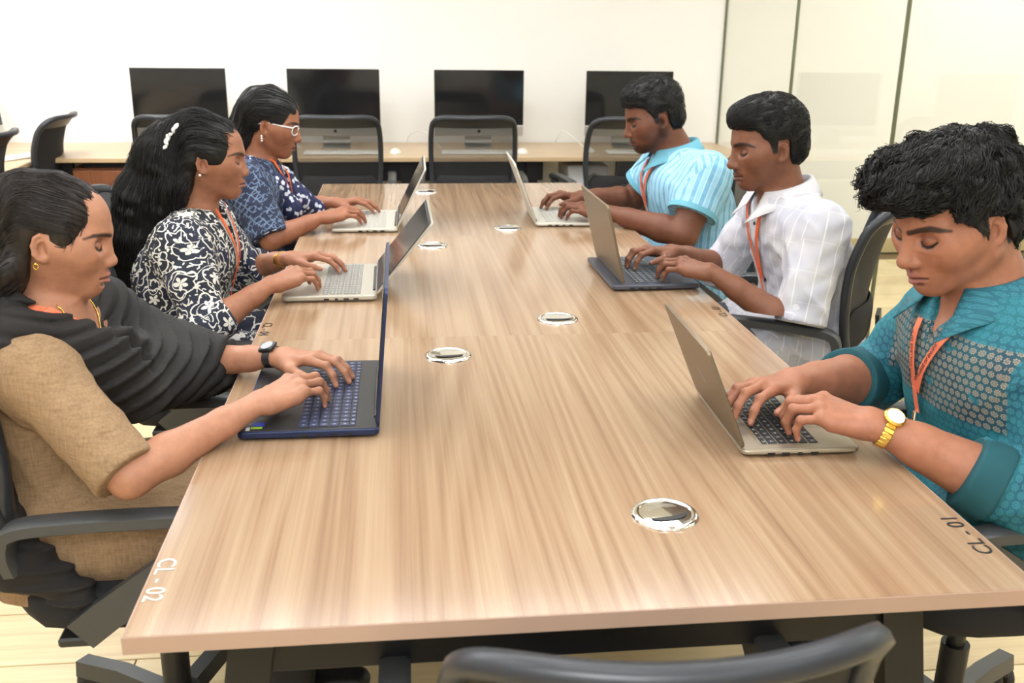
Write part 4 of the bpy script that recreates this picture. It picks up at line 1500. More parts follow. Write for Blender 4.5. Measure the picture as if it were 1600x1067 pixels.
def shirt_field(p, off, sleeve, cuff_t, fem=False, sleeve_off=None, low=.46, neck_cut=None, wr_seed=3, wr_amp=.003, hem=None, elbow=True):
    """sleeve: fraction along (0..1 upper arm, 1..2 forearm) where the sleeve ends"""
    J = p.J; f = Field(); g = p.g
    so = off if sleeve_off is None else sleeve_off
    rows = torso_rows(J, g, fem, off, low)
    f.loft(rows, k=0.0)
    ft = Field(); ft.loft(rows, k=0.0); p.front = ft; fw = getattr(p, 'fw', 1.0)
    nk = J['neck']
    p.cuffs = {}
    ends = []
    for K in 'NF':
        S, E, Wr = J['sh'+K], J['el'+K], J['wr'+K]
        u = (.044 if fem else .052)*g+so
        f.cone(nk-A3(0, 0, .035), S, .048+off*.6, .052*g+off, .045)
        t = sleeve[K] if isinstance(sleeve, dict) else sleeve
        ft.cone(nk-A3(0, 0, .035), S, .048+off*.6, .052*g+off, .045)
        if t <= 1:
            e = S+(E-S)*t
            f.capcone(S, e, u*1.08, u*1.04, .035)
            ends.append((S, e))
        else:
            f.cone(S, S+(E-S)*.5, u*1.08, u*1.0, .035); f.cone(S+(E-S)*.5, E, u, u*.88, .02)
            e = E+(Wr-E)*(t-1)
            e1 = (.037 if fem else .043)*fw+so
            f.capcone(E, e, e1*1.02, e1*1.0-.004*(t-1), .02)
            ends.append((E, e))
        p.cuffs[K] = ends[-1]
    # neck opening
    if neck_cut: neck_cut(f, p)
    wv = sines(wr_seed, 48, 8, (1, 1, .7)); wv2 = sines(wr_seed+9, 110, 7)
    EJ = [J['elN'], J['elF']]; SJ = [J['shN'], J['shF']]
    def disp(P):
        a = wv(P)
        r = (1-np.abs(np.tanh(a*1.3)))
        near = np.zeros(len(P))
        for e in EJ: near = np.maximum(near, np.exp(-((P-e)**2).sum(1)/.10**2))
        for e in SJ: near = np.maximum(near, .7*np.exp(-((P-e-A3(.03, 0, -.08))**2).sum(1)/.09**2))
        edge = np.ones(len(P))
        for (a_, e_) in ends:
            n_ = unit(e_-a_); q_ = P-e_
            edge = np.minimum(edge, np.where(np.linalg.norm(q_, axis=1) < .11, sst(np.abs(q_@n_), .004, .035), 1.0))
        return (-(r-.4)*wr_amp*(.6+1.4*near) + wv2(P)*wr_amp*.18)*edge
    f.disp = disp
    return f
def shirt_tail(sh):
    for s in (-1, 1): sh.cone((.0, s*.085, .565), (.17, s*.105, .575), .108, .092, .04)
    sh.cone((.04, 0, .57), (.16, 0, .58), .09, .075, .05)
def round_neck(r=.066, dz=.0, fx=.02, depth=.05):
    def cut(f, p):
        nk = p.J['neck']
        f.cone(nk+A3(0, 0, .02+dz), nk+A3(.0, 0, .14), r, r*1.2, .008, 's')
        f.ell(nk+A3(.05+fx, 0, .005+dz-depth*.3), (.05, .048, depth), k=.01, mode='s')
    return cut
def vee_neck(w=.05, depth=.13, r=.066):
    def cut(f, p):
        nk = p.J['neck']
        f.cone(nk+A3(0, 0, .02), nk+A3(.0, 0, .14), r, r*1.2, .008, 's')
        # wedge in front
        def fn(P):
            q = P-nk
            t = np.clip((q[:, 2]+depth)/depth, 0, 1.4)
            lat = np.abs(q[:, 1])-w*t
            return np.maximum(np.maximum(lat*.9, -(q[:, 2]+depth)), -(q[:, 0]-.02))
        f.add(fn, nk+A3(.1, 0, -.03), .2, .006, 's')
    return cut
def front_x(fld, y, z, lo=-.1, hi=.5):
    P = np.stack([np.linspace(hi, lo, 400), np.full(400, y), np.full(400, z)], 1)
    d = fld.eval(P)
    i = np.argmax(d < .0) if (d < 0).any() else 399
    return P[i, 0]
def eval_min(fields, P):
    return np.min([f.eval(P) for f in fields], 0)
def ribbon_on(p, fields, yz, w, mat, name, lift=.003, n=10, thick=.0012, parent=None):
    """flat strap lying on the front of the clothes along (y,z) points"""
    pts = []
    for y, z in [(q.x, q.y) for q in catmull([(a, b, 0) for a, b in yz], n)]:
        P = np.stack([np.linspace(.5, -.15, 500), np.full(500, y), np.full(500, z)], 1)
        d = eval_min(fields, P)
        i = np.argmax(d < lift)
        pts.append(A3(P[i, 0], y, z))
    pts = np.array(pts)
    # smooth x
    for _ in range(3): pts[1:-1] = (pts[:-2]+2*pts[1:-1]+pts[2:])/4
    rows = []
    up = []
    for i, q in enumerate(pts):
        e = .006
        gr = np.array([eval_min(fields, (q+np.eye(3)[a]*e)[None])[0]-eval_min(fields, (q-np.eye(3)[a]*e)[None])[0] for a in range(3)])
        up.append(unit(gr))
    up = np.array(up)
    for _ in range(4): up[1:-1] = (up[:-2]+up[1:-1]+up[2:])/3
    b = MB()
    b.sweep([(-w/2, -thick/2), (w/2, -thick/2), (w/2, thick/2), (-w/2, thick/2)], pts, up=lambda i: Vector(up[i]))
    o = b.build(name, mat, parent or p.root)
    return o, pts, up
def lanyard(p, fields, meet, back, w=.014, mat='lanyard_orange', tail=.06, spread=.06, badge=False, hook='hook_metal', tops=None):
    """two straps from the neck sides to a meeting point, then a clip"""
    nk = p.J['neck']
    root = None
    out = []
    for s in (-1, 1):
        ym, zm = meet
        y0, z0 = nk[1]+s*spread, nk[2]+back
        if tops: y0, z0 = tops[0 if s < 0 else 1]
        pts = [(y0, z0), (y0*.7+ym*.3, z0*.68+zm*.32), (y0*.35+ym*.65, z0*.34+zm*.66), (ym+s*.004, zm)]
        o, P, U = ribbon_on(p, fields, pts, w, M_(mat), 'lanyard_strap', parent=p.root, lift=.008)
        out.append((o, P, U))
    o, P, U = ribbon_on(p, fields, [(meet[0], meet[1]+.004), (meet[0], meet[1]-tail*.5), (meet[0]+.002, meet[1]-tail)], w*.9, M_(mat), 'lanyard_tail', lift=.010)
    e = P[-1]
    MB().box((0, 0, 0), (.010, .010, .022), .003, 2).build('clip', M_('chrome'), o).location = tuple(e-A3(-.004, 0, .008))
    return out
def ring_band(p, W, axis, r1, r2, width, thick, mat, name, up=(0, 0, 1), n=36, links=0):
    """band around a wrist: axis along the arm"""
    t = unit(axis); e1 = unit(np.asarray(up)-t*(np.asarray(up)@t)); e2 = np.cross(t, e1)
    b = MB()
    if links:
        for i in range(links):
            a = 2*PI*i/links
            c = W+e1*math.cos(a)*r1+e2*math.sin(a)*r2
            nrm = unit(e1*math.cos(a)/r1+e2*math.sin(a)/r2); tg = np.cross(t, nrm)
            R = Matrix((Vector(t), Vector(tg), Vector(nrm))).transposed()
            b.box(c, (width, 2*PI*(r1+r2)/2/links*.93, thick), thick*.35, 1, rot=R)
        return b.build(name, mat, p.root, True, 40)
    pts = [W+e1*math.cos(a)*r1+e2*math.sin(a)*r2 for a in [2*PI*i/n for i in range(n)]]
    b.sweep([(-width/2, -thick/2), (width/2, -thick/2), (width/2, thick/2), (-width/2, thick/2)], pts, up=lambda i: Vector(pts[i]-W), closed=True)
    return b.build(name, mat, p.root, True, 40)
def fabric(k, base, rough=.85, weave=900):
    m = simple(k, base, rough)
    m.bump(m.noise(m.coord(), scale=weave, detail=2), .25, .0006)
    return m
def uvxy(m):
    sp = m.n('ShaderNodeSeparateXYZ'); uvn = m.n('ShaderNodeUVMap'); uvn.uv_map = 'UVMap'
    m.link(uvn.outputs[0], sp.inputs[0])
    return X(m.nt, sp.outputs[0]), X(m.nt, sp.outputs[1])
def wr2(name, V, Q, mat, p, parts, label=None):
    o = np_obj(name, V, Q, mat, p.root, True, None, garment_uv(V, Q, parts))
    if label: o['label'] = label
    return o
def uv_parts(p, g=1.0):
    J = p.J
    return [(A3(J['hip'][0], J['hip'][1], .46), J['neck'], .15*g, (1, 0, 0)), (J['shN'], J['elN'], .05*g, (0, 0, 1)), (J['shF'], J['elF'], .05*g, (0, 0, 1)),
            (J['elN'], J['wrN'], .05*g, (0, 0, 1)), (J['elF'], J['wrF'], .05*g, (0, 0, 1))]
def collar(p, mat, r=.066, spread=.55, fall=.042, tilt=.25, stand=.03, dz=-.005, point=.045, cx=.0, name='collar', band=False):
    """shirt collar: stand around the neck and a fall folded over it, open at the front"""
    nk = p.J['neck']
    b = MB()
    rows = []
    n = 44
    for i in range(n+1):
        a = spread+(2*PI-2*spread)*i/n                       # angle from the front
        f = (1+math.cos(a))/2                                # 1 front, 0 back
        ca, sa = math.cos(a), math.sin(a)
        rx, ry = r*1.02, r*.98
        zb = dz-.035*f-tilt*0
        edge = max(0, 1-min(i, n-i)/(n*.16))
        st = stand*(1-.30*f)
        inner = (rx*ca, ry*sa, zb)
        top = (rx*.97*ca, ry*.97*sa, zb+st)
        mid = ((rx+.007)*ca, (ry+.007)*sa, zb+st+.001)
        fl = fall+point*edge**2*.8
        low1 = ((rx+.024)*ca+.008*edge, (ry+.026)*sa, zb+st-fl*.50)
        low = ((rx+.036+.020*edge)*ca+.020*edge, (ry+.044)*sa+(.010*edge)*np.sign(sa), zb+st-fl*.95)
        if band: low1 = ((rx+.009)*ca, (ry+.009)*sa, zb+st*.5); low = ((rx+.012)*ca, (ry+.012)*sa, zb-.004)
        rows.append([tuple(nk+A3(cx, 0, 0)+A3(*q)) for q in (inner, top, mid, low1, low)])
    b.grid(rows)
    o = b.build(name, mat, p.root, True)
    solidify(o, .0022)
    return o
# ---------------------------------------------------------------- man in the teal shirt (front right)
m = simple('lanyard_orange', srgb(226, 98, 48), .6)
simple('lanyard_pale', srgb(226, 118, 84), .6)
simple('hook_metal', (.7, .7, .7), .25, 1.0)
fabric('black_cloth', (.012, .012, .014))
fabric('navy_cloth', srgb(28, 32, 52))
fabric('grey_cloth', srgb(70, 72, 80))
simple('shoe_black', (.012, .012, .012), .35)

def flower(m, u, v, cell, petals=8, r0=.34, seed=0.0, ring=True):
    """mask of one stencil flower per grid cell (brick offset)"""
    row = (v/cell).floor()
    uu = u/cell+row*.5
    cu = uu.frac()-.5
    cv = (v/cell).frac()-.5
    r = (cu*cu+cv*cv).sqrt()
    th = cv.atan2(cu)
    pet = (th*(petals/2.0)).cos().abs()
    outline = ((r-r0*(pet*.35+.75)).abs()).lt(.045)
    spoke = pet.gt(.86)*r.lt(r0)*r.gt(.10)
    core = (r-.085).abs().lt(.040)
    return outline.max(spoke).max(core)
def teal_shirt():
    m = Mat('teal_print', srgb(20, 98, 112), .75, Sheen_Weight=.0)
    u, v = uvxy(m)
    wob = m.noise(m.coord(), scale=30, detail=2)
    fl = flower(m, u, v, .0140)
    big = m.noise(m.coord(), scale=14, detail=3)
    base = m.ramp(big, [(.3, srgb(14, 78, 98)), (.5, srgb(22, 100, 112)), (.7, srgb(34, 112, 128))])
    c1 = m.mix(fl*.50, base, srgb(62, 140, 156))
    # chest panel with cream flowers on a darker ground
    x, y, z = m.xyz('Object')
    fz = (z.gt(.80))*(z.lt(.945))*(x.gt(.06))*((y+.0).abs().lt(.185))
    soft = m.noise(m.coord(), scale=18, detail=2)
    panel = fz*(soft.gt(.35))
    c2 = m.mix(fl*.72, m.mix(.55, base, srgb(30, 50, 66)), srgb(168, 152, 130))
    m.base(m.mix(panel, c1, c2))
    m.bump(m.noise(m.coord(), scale=800, detail=2), .2, .0005)
    MATS['teal_print'] = m
teal_shirt()
fabric('teal_plain', srgb(22, 78, 88))
def teal_collar():
    m = Mat('teal_collar', srgb(30, 100, 116), .75)
    x, y, z = m.xyz('Object')
    fl = flower(m, x+y, z*1.2, .0140)
    m.base(m.mix(fl*.45, srgb(30, 98, 114), srgb(72, 150, 166)))
    MATS['teal_collar'] = m
teal_collar()
def lanyard_text(p, strap, txt, size, mat, flip=False, at=.5):
    o, P, U = strap
    k = int(len(P)*at)
    t = unit(P[min(k+3, len(P)-1)]-P[max(k-3, 0)]); n = U[k]; n = unit(n-t*(n@t))
    if flip: t = -t
    s = np.cross(n, t)
    c = P[k]+n*.0012
    return text_mesh('strap_lettering', txt, size, mat, o, c, Matrix((Vector(t), Vector(s), Vector(n))).transposed(), .0002)
def man_teal():
    cfg = dict(side=-1, org=(.93, .55), res=.0022, hs=1.07, head_rot=(20, 12, 0), girth=1.14, neckw=1.12, forearm=1.22, belly=.035,
               label='person in a printed teal shirt and gold watch typing, right front',
               joints=dict(head=(.722, .55, 1.142), neck=(.808, .55, 1.012), shN=(.885, .37, .93), elN=(.80, .305, .70), wrN=(.555, .425, .805),
                           shF=(.865, .735, .925), elF=(.745, .82, .735), wrF=(.505, .655, .80), hip=(.955, .55, .56)),
               face=dict(tone=srgb(164, 111, 86), fat=.009, jaw=1.05, nose=1.12, browt=1.15, beard=.12, lips=1.08, lip=srgb(150, 92, 86), scalp=men_hairline),
               hands=dict(N=dict(yaw=32, pitch=10, tilt=.15, sc=1.06, curl=((52, 30), (56, 32), (60, 34), (60, 30)), spread=(4, 1, -2, -6)),
                          F=dict(yaw=28, pitch=4, tilt=.1, sc=1.06, curl=((34, 20), (38, 22), (40, 24), (42, 22)), spread=(9, 3, -4, -12))))
    p = build_person('man_teal', cfg)
    J = p.J
    sh = shirt_field(p, .014, dict(N=1.42, F=1.32), None, sleeve_off=.014, neck_cut=vee_neck(.055, .10, .068), wr_seed=21, wr_amp=.0045)
    shirt_tail(sh)
    V, Q = mesh_field(sh, .0050)
    wr2('shirt', V, Q, M_('teal_print'), p, uv_parts(p, 1.1), 'teal shirt with stencilled flower print')
    # rolled cuffs
    for K in 'NF':
        a, e = p.cuffs[K]; t = unit(e-a)
        c = Field()
        b0 = e-t*.050
        c.cone(b0, e+t*.004, .0710, .0680, 0)
        for q, n in ((e+t*.004, t), (b0, -t)):
            c.add(lambda P, q=q, n=n: (P-q)@n, q, .2, .004, 'i')
        wv = sines(5+ord(K), 60, 6); c.disp = lambda P, wv=wv: wv(P)*.002
        V, Q = mesh_field(c, .004)
        np_obj('rolled_cuff', V, Q, M_('teal_plain'), p.root)
    o = collar(p, M_('teal_collar'), r=.074, spread=.60, fall=.052, stand=.036, dz=.014, point=.05, cx=.006)
    lan = lanyard(p, [p.front], (-.012, .812), -.005, w=.016, mat='lanyard_pale', tail=.045, tops=[(-.035, .945), (.062, .945)])
    lanyard_text(p, lan[0], 'NAM COLLEGE OF EN', .0105, M_('ink_black'), True, .5)
    lanyard_text(p, lan[1], 'COLLEGE OF ENGINE', .0105, M_('ink_black'), True, .5)
    legs(p, M_('navy_cloth'), M_('shoe_black'))
    # curly hair
    h = Field()
    h.ell((-.014, 0, .045), (.112, .089, .091), k=0)
    h.ell((.045, 0, .088), (.078, .076, .056), k=.03)
    h.ell((.100, .0, .092), (.036, .056, .026), k=.03)
    h.ell((-.055, 0, -.015), (.052, .070, .062), k=.02)
    w1 = sines(31, 105, 9); w2 = sines(32, 240, 9)
    def hl(P):
        x, y, z = P[:, 0], np.abs(P[:, 1]), P[:, 2]
        zl = np.interp(x, [-.13, -.08, -.05, -.042, -.036, .004, .009, .020, .028, .05, .07, .13], [-.090, -.085, -.075, -.04, .024, .026, -.024, -.024, .012, .040, .056, .062])
        return (zl-z)*.75
    for s_ in (-1, 1): h.cone((.014, s_*.072, .035), (.014, s_*.071, -.016), .010, .006, .01)
    h.add(hl, (0, 0, 0), .4, .008, 'i')
    h.disp = lambda P: -np.abs(w1(P))*.007+w2(P)*.0012+.003
    o, HV = hair_mesh(p, h, .0034, M_('hair_black'), label='thick curly black hair')
    def flow(P, rs):
        d = P-A3(-.03, 0, .09); d[:, 2] *= .35; d[:, 2] -= .03; d[:, 0] += .035
        return d+rs.normal(size=P.shape)*.02
    strands(p, h, HV, flow, 2600, .050, .0013, 3, o, M_('hair_black'), steps=10, lift=.0015, curl=.0032, curlf=7.0, keep=lambda V: (V[:, 2] > .028) | (V[:, 0] < -.05), name='curls', sides=3)
    def flow2(P, rs):
        return A3(1.0, 0, -.15)+rs.normal(size=P.shape)*.3
    strands(p, h, HV, flow2, 150, .045, .0013, 4, o, M_('hair_black'), steps=11, lift=.004, curl=.006, curlf=9.0, keep=lambda V: (V[:, 0] > .085) & (V[:, 2] > .078), name='fringe_curls', follow=False, sides=3)
    # gold watch on the near wrist
    ax = unit(J['wrN']-J['elN'])
    Wp = J['wrN']-ax*.022
    b = ring_band(p, Wp, ax, .0300, .0395, .017, .0040, M_('gold'), 'watch_band', links=22)
    b['label'] = 'gold link watch strap'
    nrm = unit(A3(.0, .55, 1)-ax*(A3(.0, .55, 1)@ax))
    R = Matrix((Vector(unit(np.cross(nrm, ax))), Vector(-ax), Vector(nrm))).transposed().to_4x4()
    Mx = Matrix.Translation(Vector(Wp+nrm*.0345)) @ R
    w = MB().lathe([(.013, -.004), (.0185, -.002), (.0190, .003), (.0165, .006), (.0155, .0055)], 32, Mx).build('watch_case', M_('gold'), p.root, True, 40)
    MB().lathe([(.0001, .0060), (.0152, .0060), (.0153, .0054)], 32, Mx, cap=False).build('watch_face', M_('white_plastic'), w)
    return p
P_TEAL = man_teal()
# ---------------------------------------------------------------- woman in beige with the black shawl (front left)
m = fabric('beige_linen', srgb(196, 160, 118), .9)
def linen():
    m = MATS['beige_linen']
    x, y, z = m.xyz('Object')
    n = m.noise(m.vec(x*40, y*40, z*260), scale=1, detail=3); n2 = m.noise(m.vec(x*260, y*260, z*30), scale=1, detail=3)
    m.base(m.ramp(n*.5+n2*.5, [(.35, srgb(128, 102, 74)), (.65, srgb(156, 128, 96))]))
linen()
fabric('shawl_black', (.012, .0105, .0105), .85)
def smooth_cap(front=.064, ear=.018, r=(.104, .083, .090), c=(-.014, 0, .040), temple=.03, back=-.09):
    h = Field()
    h.ell(c, r, k=0)
    for s_ in (-1, 1): h.ell((.008, s_*.043, .018), (.056, .036, .062), k=.02)
    def hl(P):
        x, z = P[:, 0], P[:, 2]
        zl = np.interp(x, [-.13, -.055, -.034, -.028, -.022, .005, .012, .026, .042, .058, .075, .092, .13], [back, back, -.07, -.03, ear, ear, -.034, -.028, -.006, temple-.010, front-.014, front-.004, front])
        return (zl-z)*.75
    h.add(hl, (0, 0, 0), .4, .010, 'i')
    return h
def stick(f, P, lift=.002):
    for _ in range(6): P = P-f.grad(P)*(f.eval(P)-lift)[:, None]
    return P
def earring(p, s, kind):
    q = p.hw(A3(-.012, s*.086, -.042))
    if kind == 'gold':
        o = MB().tube([tuple(q+A3(.004*math.cos(a), 0, .005*math.sin(a)-.004)) for a in np.linspace(0, 6.28, 14)], .0012, 6).build('earring', M_('gold'), p.root, True)
        MB().lathe([(.0002, -.003), (.003, -.0015), (.003, .0015), (.0002, .003)], 12, Matrix.Translation(Vector(q))).build('stud', M_('gold'), o, True)
    else:
        n = 3 if kind == 'drop' else 1
        b = MB()
        for i in range(n):
            b.lathe([(.0002, -.004), (.0032, -.002), (.0040, 0), (.0032, .002), (.0002, .004)], 12, Matrix.Translation(Vector(q-A3(0, 0, .008*i))))
        b.build('earring', M_('pearl'), p.root, True)
def woman_beige():
    cfg = dict(side=1, org=(-.89, .72), res=.0022, hs=.93, head_rot=(11, 5, 0), female=True, neckw=.86, girth=.96, forearm=.95,
               label='person in a beige top and black shawl typing, left front',
               joints=dict(head=(-.857, .72, 1.093), neck=(-.888, .72, .965), shN=(-.872, .575, .885), elN=(-.705, .468, .735), wrN=(-.512, .632, .797),
                           shF=(-.86, .87, .885), elF=(-.72, .985, .755), wrF=(-.505, .897, .795), hip=(-.905, .72, .56)),
               face=dict(tone=srgb(172, 123, 97), jaw=.84, fat=-.003, nose=.92, nose_len=-.005, browt=.85, lips=1.05, lip=srgb(172, 106, 96), brow=(.012, .009, .008)),
               hands=dict(N=dict(yaw=44, pitch=8, tilt=.05, sc=.98, curl=((38, 26), (42, 28), (46, 30), (48, 28)), spread=(4, 1, -3, -8)),
                          F=dict(yaw=26, pitch=4, tilt=.1, sc=.98, curl=((40, 24), (34, 22), (30, 20), (26, 18)), spread=(8, 3, -4, -11))))
    p = build_person('woman_beige', cfg)
    J = p.J
    sh = shirt_field(p, .012, dict(N=.97, F=.9), None, fem=True, sleeve_off=.014, neck_cut=vee_neck(.15, .21, .09), wr_seed=41, wr_amp=.0045)
    for s in (-1, 1):
        sh.cone((.0, s*.09, .545), (.36, s*.12, .56), .105, .085, .04)
    sh.cone((.05, 0, .56), (.33, 0, .57), .09, .07, .05)
    sh.ell(J['neck']+A3(.10, .05, -.085), (.085, .095, .085), k=.01, mode='s')
    V, Q = mesh_field(sh, .0050)
    np_obj('kurta', V, Q, M_('beige_linen'), p.root)
    # shawl
    d = Field()
    nk = J['neck']
    d.path([nk+A3(-.01, -.115, -.022), nk+A3(.055, -.065, -.060), nk+A3(.105, .0, -.105), J['elF']*.5+A3(.105, .06, .83)*.5, J['elF']+A3(.01, -.01, .0)], [.038, .040, .050, .058, .055], .05)
    d.path([nk+A3(.075, -.075, -.105), nk+A3(.130, .02, -.185), nk+A3(.165, .13, -.195), J['elF']+A3(.045, -.03, -.018)], [.030, .042, .046, .044], .05)
    d.path([nk+A3(.02, .07, -.035), J['shF']+A3(.0, .02, .01), J['elF']+A3(-.01, .01, .01), J['elF']*.55+J['wrF']*.45], [.045, .066, .060, .050], .05)
    d.path([nk+A3(-.010, -.115, -.022), nk+A3(-.058, -.055, .0), nk+A3(-.066, .03, .0), nk+A3(-.02, .09, -.02)], [.036, .032, .032, .04], .04)
    d.path([nk+A3(-.035, -.135, -.035), A3(-.105, -.150, .83), A3(-.098, -.165, .68), A3(-.03, -.205, .56), A3(.07, -.215, .495)], [.042, .046, .046, .044, .030], .03)
    d.path([A3(-.03, .0, .93), A3(-.085, .0, .80), A3(-.085, .0, .66)], [.08, .075, .06], .05)
    dd = unit(J['wrF']-J['elF']); ce = J['elF']*.55+J['wrF']*.45+dd*.012
    d.add(lambda P: np.maximum((ce-P)@dd, np.linalg.norm(P-ce, axis=1)-.09), ce+dd*.05, .1, .004, 's')
    d.cone(nk+A3(0, 0, .0), nk+A3(0.01, 0, .12), .060, .075, .01, 's')
    def fnv(P):      # open neck in front
        q = P-nk
        return np.maximum(np.maximum(np.abs(q[:, 1]-.01)-.058*np.clip((q[:, 2]+.135)/.135, 0, 1.3), -(q[:, 2]+.135)), -(q[:, 0]-.01))
    d.add(fnv, nk+A3(.1, 0, -.05), .2, .012, 's')
    wv = sines(77, 20, 6); w3 = sines(78, 60, 6)
    c0 = nk+A3(.02, -.02, .10)
    def disp(P):
        r = np.linalg.norm((P-c0)*A3(1, .75, 1), axis=1)
        ph = r*2*PI/.030+wv(P)*1.3
        fold = np.sin(ph)+.4*np.sin(ph*1.9+1)
        back = sst(-P[:, 0], .0, .05)
        st = np.sin(P[:, 1]*190+P[:, 0]*90+wv(P)*1.5)
        return (fold*.0042)*(1-back)+st*.0035*back+w3(P)*.0012
    d.disp = disp
    V, Q = mesh_field(d, .0042)
    np_obj('shawl', V, Q, M_('shawl_black'), p.root)['label'] = 'black draped shawl'
    legs(p, M_('black_cloth'), M_('shoe_black'))
    # necklace and lanyard
    for s, mat, r in ((1, 'gold', .0014),):
        pts = [nk+A3(.045+.02*math.cos(a), .062*math.sin(a), .012-.085*max(math.cos(a), 0)**1.2) for a in np.linspace(-2.0, 2.0, 31)]
        P2 = stick(p.body, np.array(pts))
        MB().tube(P2, r, 6).build('necklace', M_(mat), p.root, True)
    pts = stick(p.body, np.array([nk+A3(.015+.075*math.cos(a), .075*math.sin(a), .018-.05*max(math.cos(a), 0)) for a in np.linspace(-2.6, -.45, 24)]))
    up = p.body.grad(pts)
    MB().sweep([(-.007, 0), (.007, 0), (.007, .0012), (-.007, .0012)], pts, up=lambda i: Vector(up[i])).build('lanyard_strap', M_('lanyard_pale'), p.root)
    # hair
    h = smooth_cap(front=.056, ear=.010, temple=.032, r=(.103, .082, .083), c=(-.014, 0, .033))
    h.path([A3(-.072, 0, .038), A3(-.100, 0, -.03), A3(-.118, 0, -.12), A3(-.125, .0, -.22), A3(-.12, 0, -.32)], [.062, .062, .066, .062, .040], .03)
    h.path([A3(-.05, -.045, .0), A3(-.070, -.055, -.07), A3(-.095, -.060, -.16)], [.030, .034, .030], .03)
    h.path([A3(-.05, .045, .0), A3(-.070, .055, -.07), A3(-.095, .055, -.16)], [.030, .034, .030], .03)
    w1 = sines(51, 90, 7, (1, 2.2, .4))
    h.disp = lambda P: w1(P)*.0016
    o, HV = hair_mesh(p, h, .0034, M_('hair_brown'), label='long dark brown hair swept back over the ear')
    def flow(P, rs):
        x, z = P[:, 0], P[:, 2]
        b = sst(-x, .02, .09)[:, None]
        return (A3(-1, 0, .12)*(1-b)+A3(-.12, 0, -1)*b)+rs.normal(size=P.shape)*.05
    strands(p, h, HV, flow, 2400, .14, .0009, 6, o, M_('hair_brown'), steps=12, lift=.0010, curl=.001, curlf=4, keep=lambda V: (V[:, 2] > .016) | (V[:, 0] < -.032))
    # loose strand at the temple
    strands(p, h, HV, lambda P, rs: A3(-.25, 0, -1)+rs.normal(size=P.shape)*.15, 30, .05, .0007, 8, o, M_('hair_brown'), steps=8, follow=False, curl=.003, curlf=3, keep=lambda V: (V[:, 0] > .03) & (V[:, 0] < .06) & (V[:, 2] < .055) & (V[:, 1] < -.04), name='loose_strands')
    earring(p, -1, 'gold')
    # black watch on the far wrist
    ax = unit(J['wrF']-J['elF']); Wp = J['wrF']-ax*.018
    ring_band(p, Wp, ax, .0205, .0285, .016, .003, M_('black_plastic'), 'watch_band')['label'] = 'black watch strap'
    nrm = unit(A3(0, -.35, 1)-ax*(A3(0, -.35, 1)@ax))
    R = Matrix((Vector(unit(np.cross(nrm, ax))), Vector(-ax), Vector(nrm))).transposed().to_4x4()
    Mx = Matrix.Translation(Vector(Wp+nrm*.0235)) @ R
    w = MB().box((0, 0, .002), (.030, .034, .009), .006, 2, M=Mx).build('watch_case', M_('black_plastic'), p.root, True, 40)
    MB().lathe([(.0001, .0070), (.0125, .0070), (.0130, .0066)], 28, Mx, cap=False).build('watch_face', M_('screen_black'), w)
    return p
P_BEIGE = woman_beige()

# ---------------------------------------------------------------- woman in the floral print (middle left)
def floral():
    m = Mat('floral_print', (.01, .011, .016), .8, Sheen_Weight=.0)
    u, v = uvxy(m)
    nz = m.noise(m.vec(u, v, 0), scale=16, detail=1, out=0)
    nz2 = m.noise(m.vec(u+7.3, v, 0), scale=16, detail=1)
    uu = u+(nz-.5)*.035; vv = v+(nz2-.5)*.035
    cell = .080
    row = (vv/cell).floor()
    cu = (uu/cell+row*.5).frac()-.5; cv = (vv/cell).frac()-.5
    r = (cu*cu+cv*cv).sqrt(); th = cv.atan2(cu)
    pet = (th*2.5+.6).cos().abs()
    R = pet*.16+.06
    fill = r.lt(R)*(pet.gt(.25))
    ring = (r-(pet*.10+.33)).abs().lt(.022)
    flower_ = fill.max(ring)
    # spirals on an offset grid
    su = (uu/cell+row*.5+.5).frac()-.5; sv = (vv/cell+.5).frac()-.5
    sr = (su*su+sv*sv).sqrt(); st = sv.atan2(su)
    sp = ((st+sr*34.0)/2.0).sin().abs().lt(.36)*sr.lt(.20)
    vine = (m.noise(m.vec(u, v, 3.0), scale=19, detail=0)-.5).abs().lt(.010)
    dots = m.noise(m.vec(u, v, 9.0), scale=110, detail=0).gt(.68)
    mask = flower_.max(sp).max(vine).max(dots*r.gt(.3))
    tint = m.noise(m.coord(), scale=9, detail=2)
    base = m.ramp(tint, [(.4, srgb(26, 29, 38)), (.7, srgb(36, 42, 66))])
    m.base(m.mix(mask, base, srgb(216, 214, 206)))
    m.bump(m.noise(m.coord(), scale=800, detail=2), .2, .0005)
    MATS['floral_print'] = m
floral()
simple('white_lining', srgb(226, 224, 218), .8)
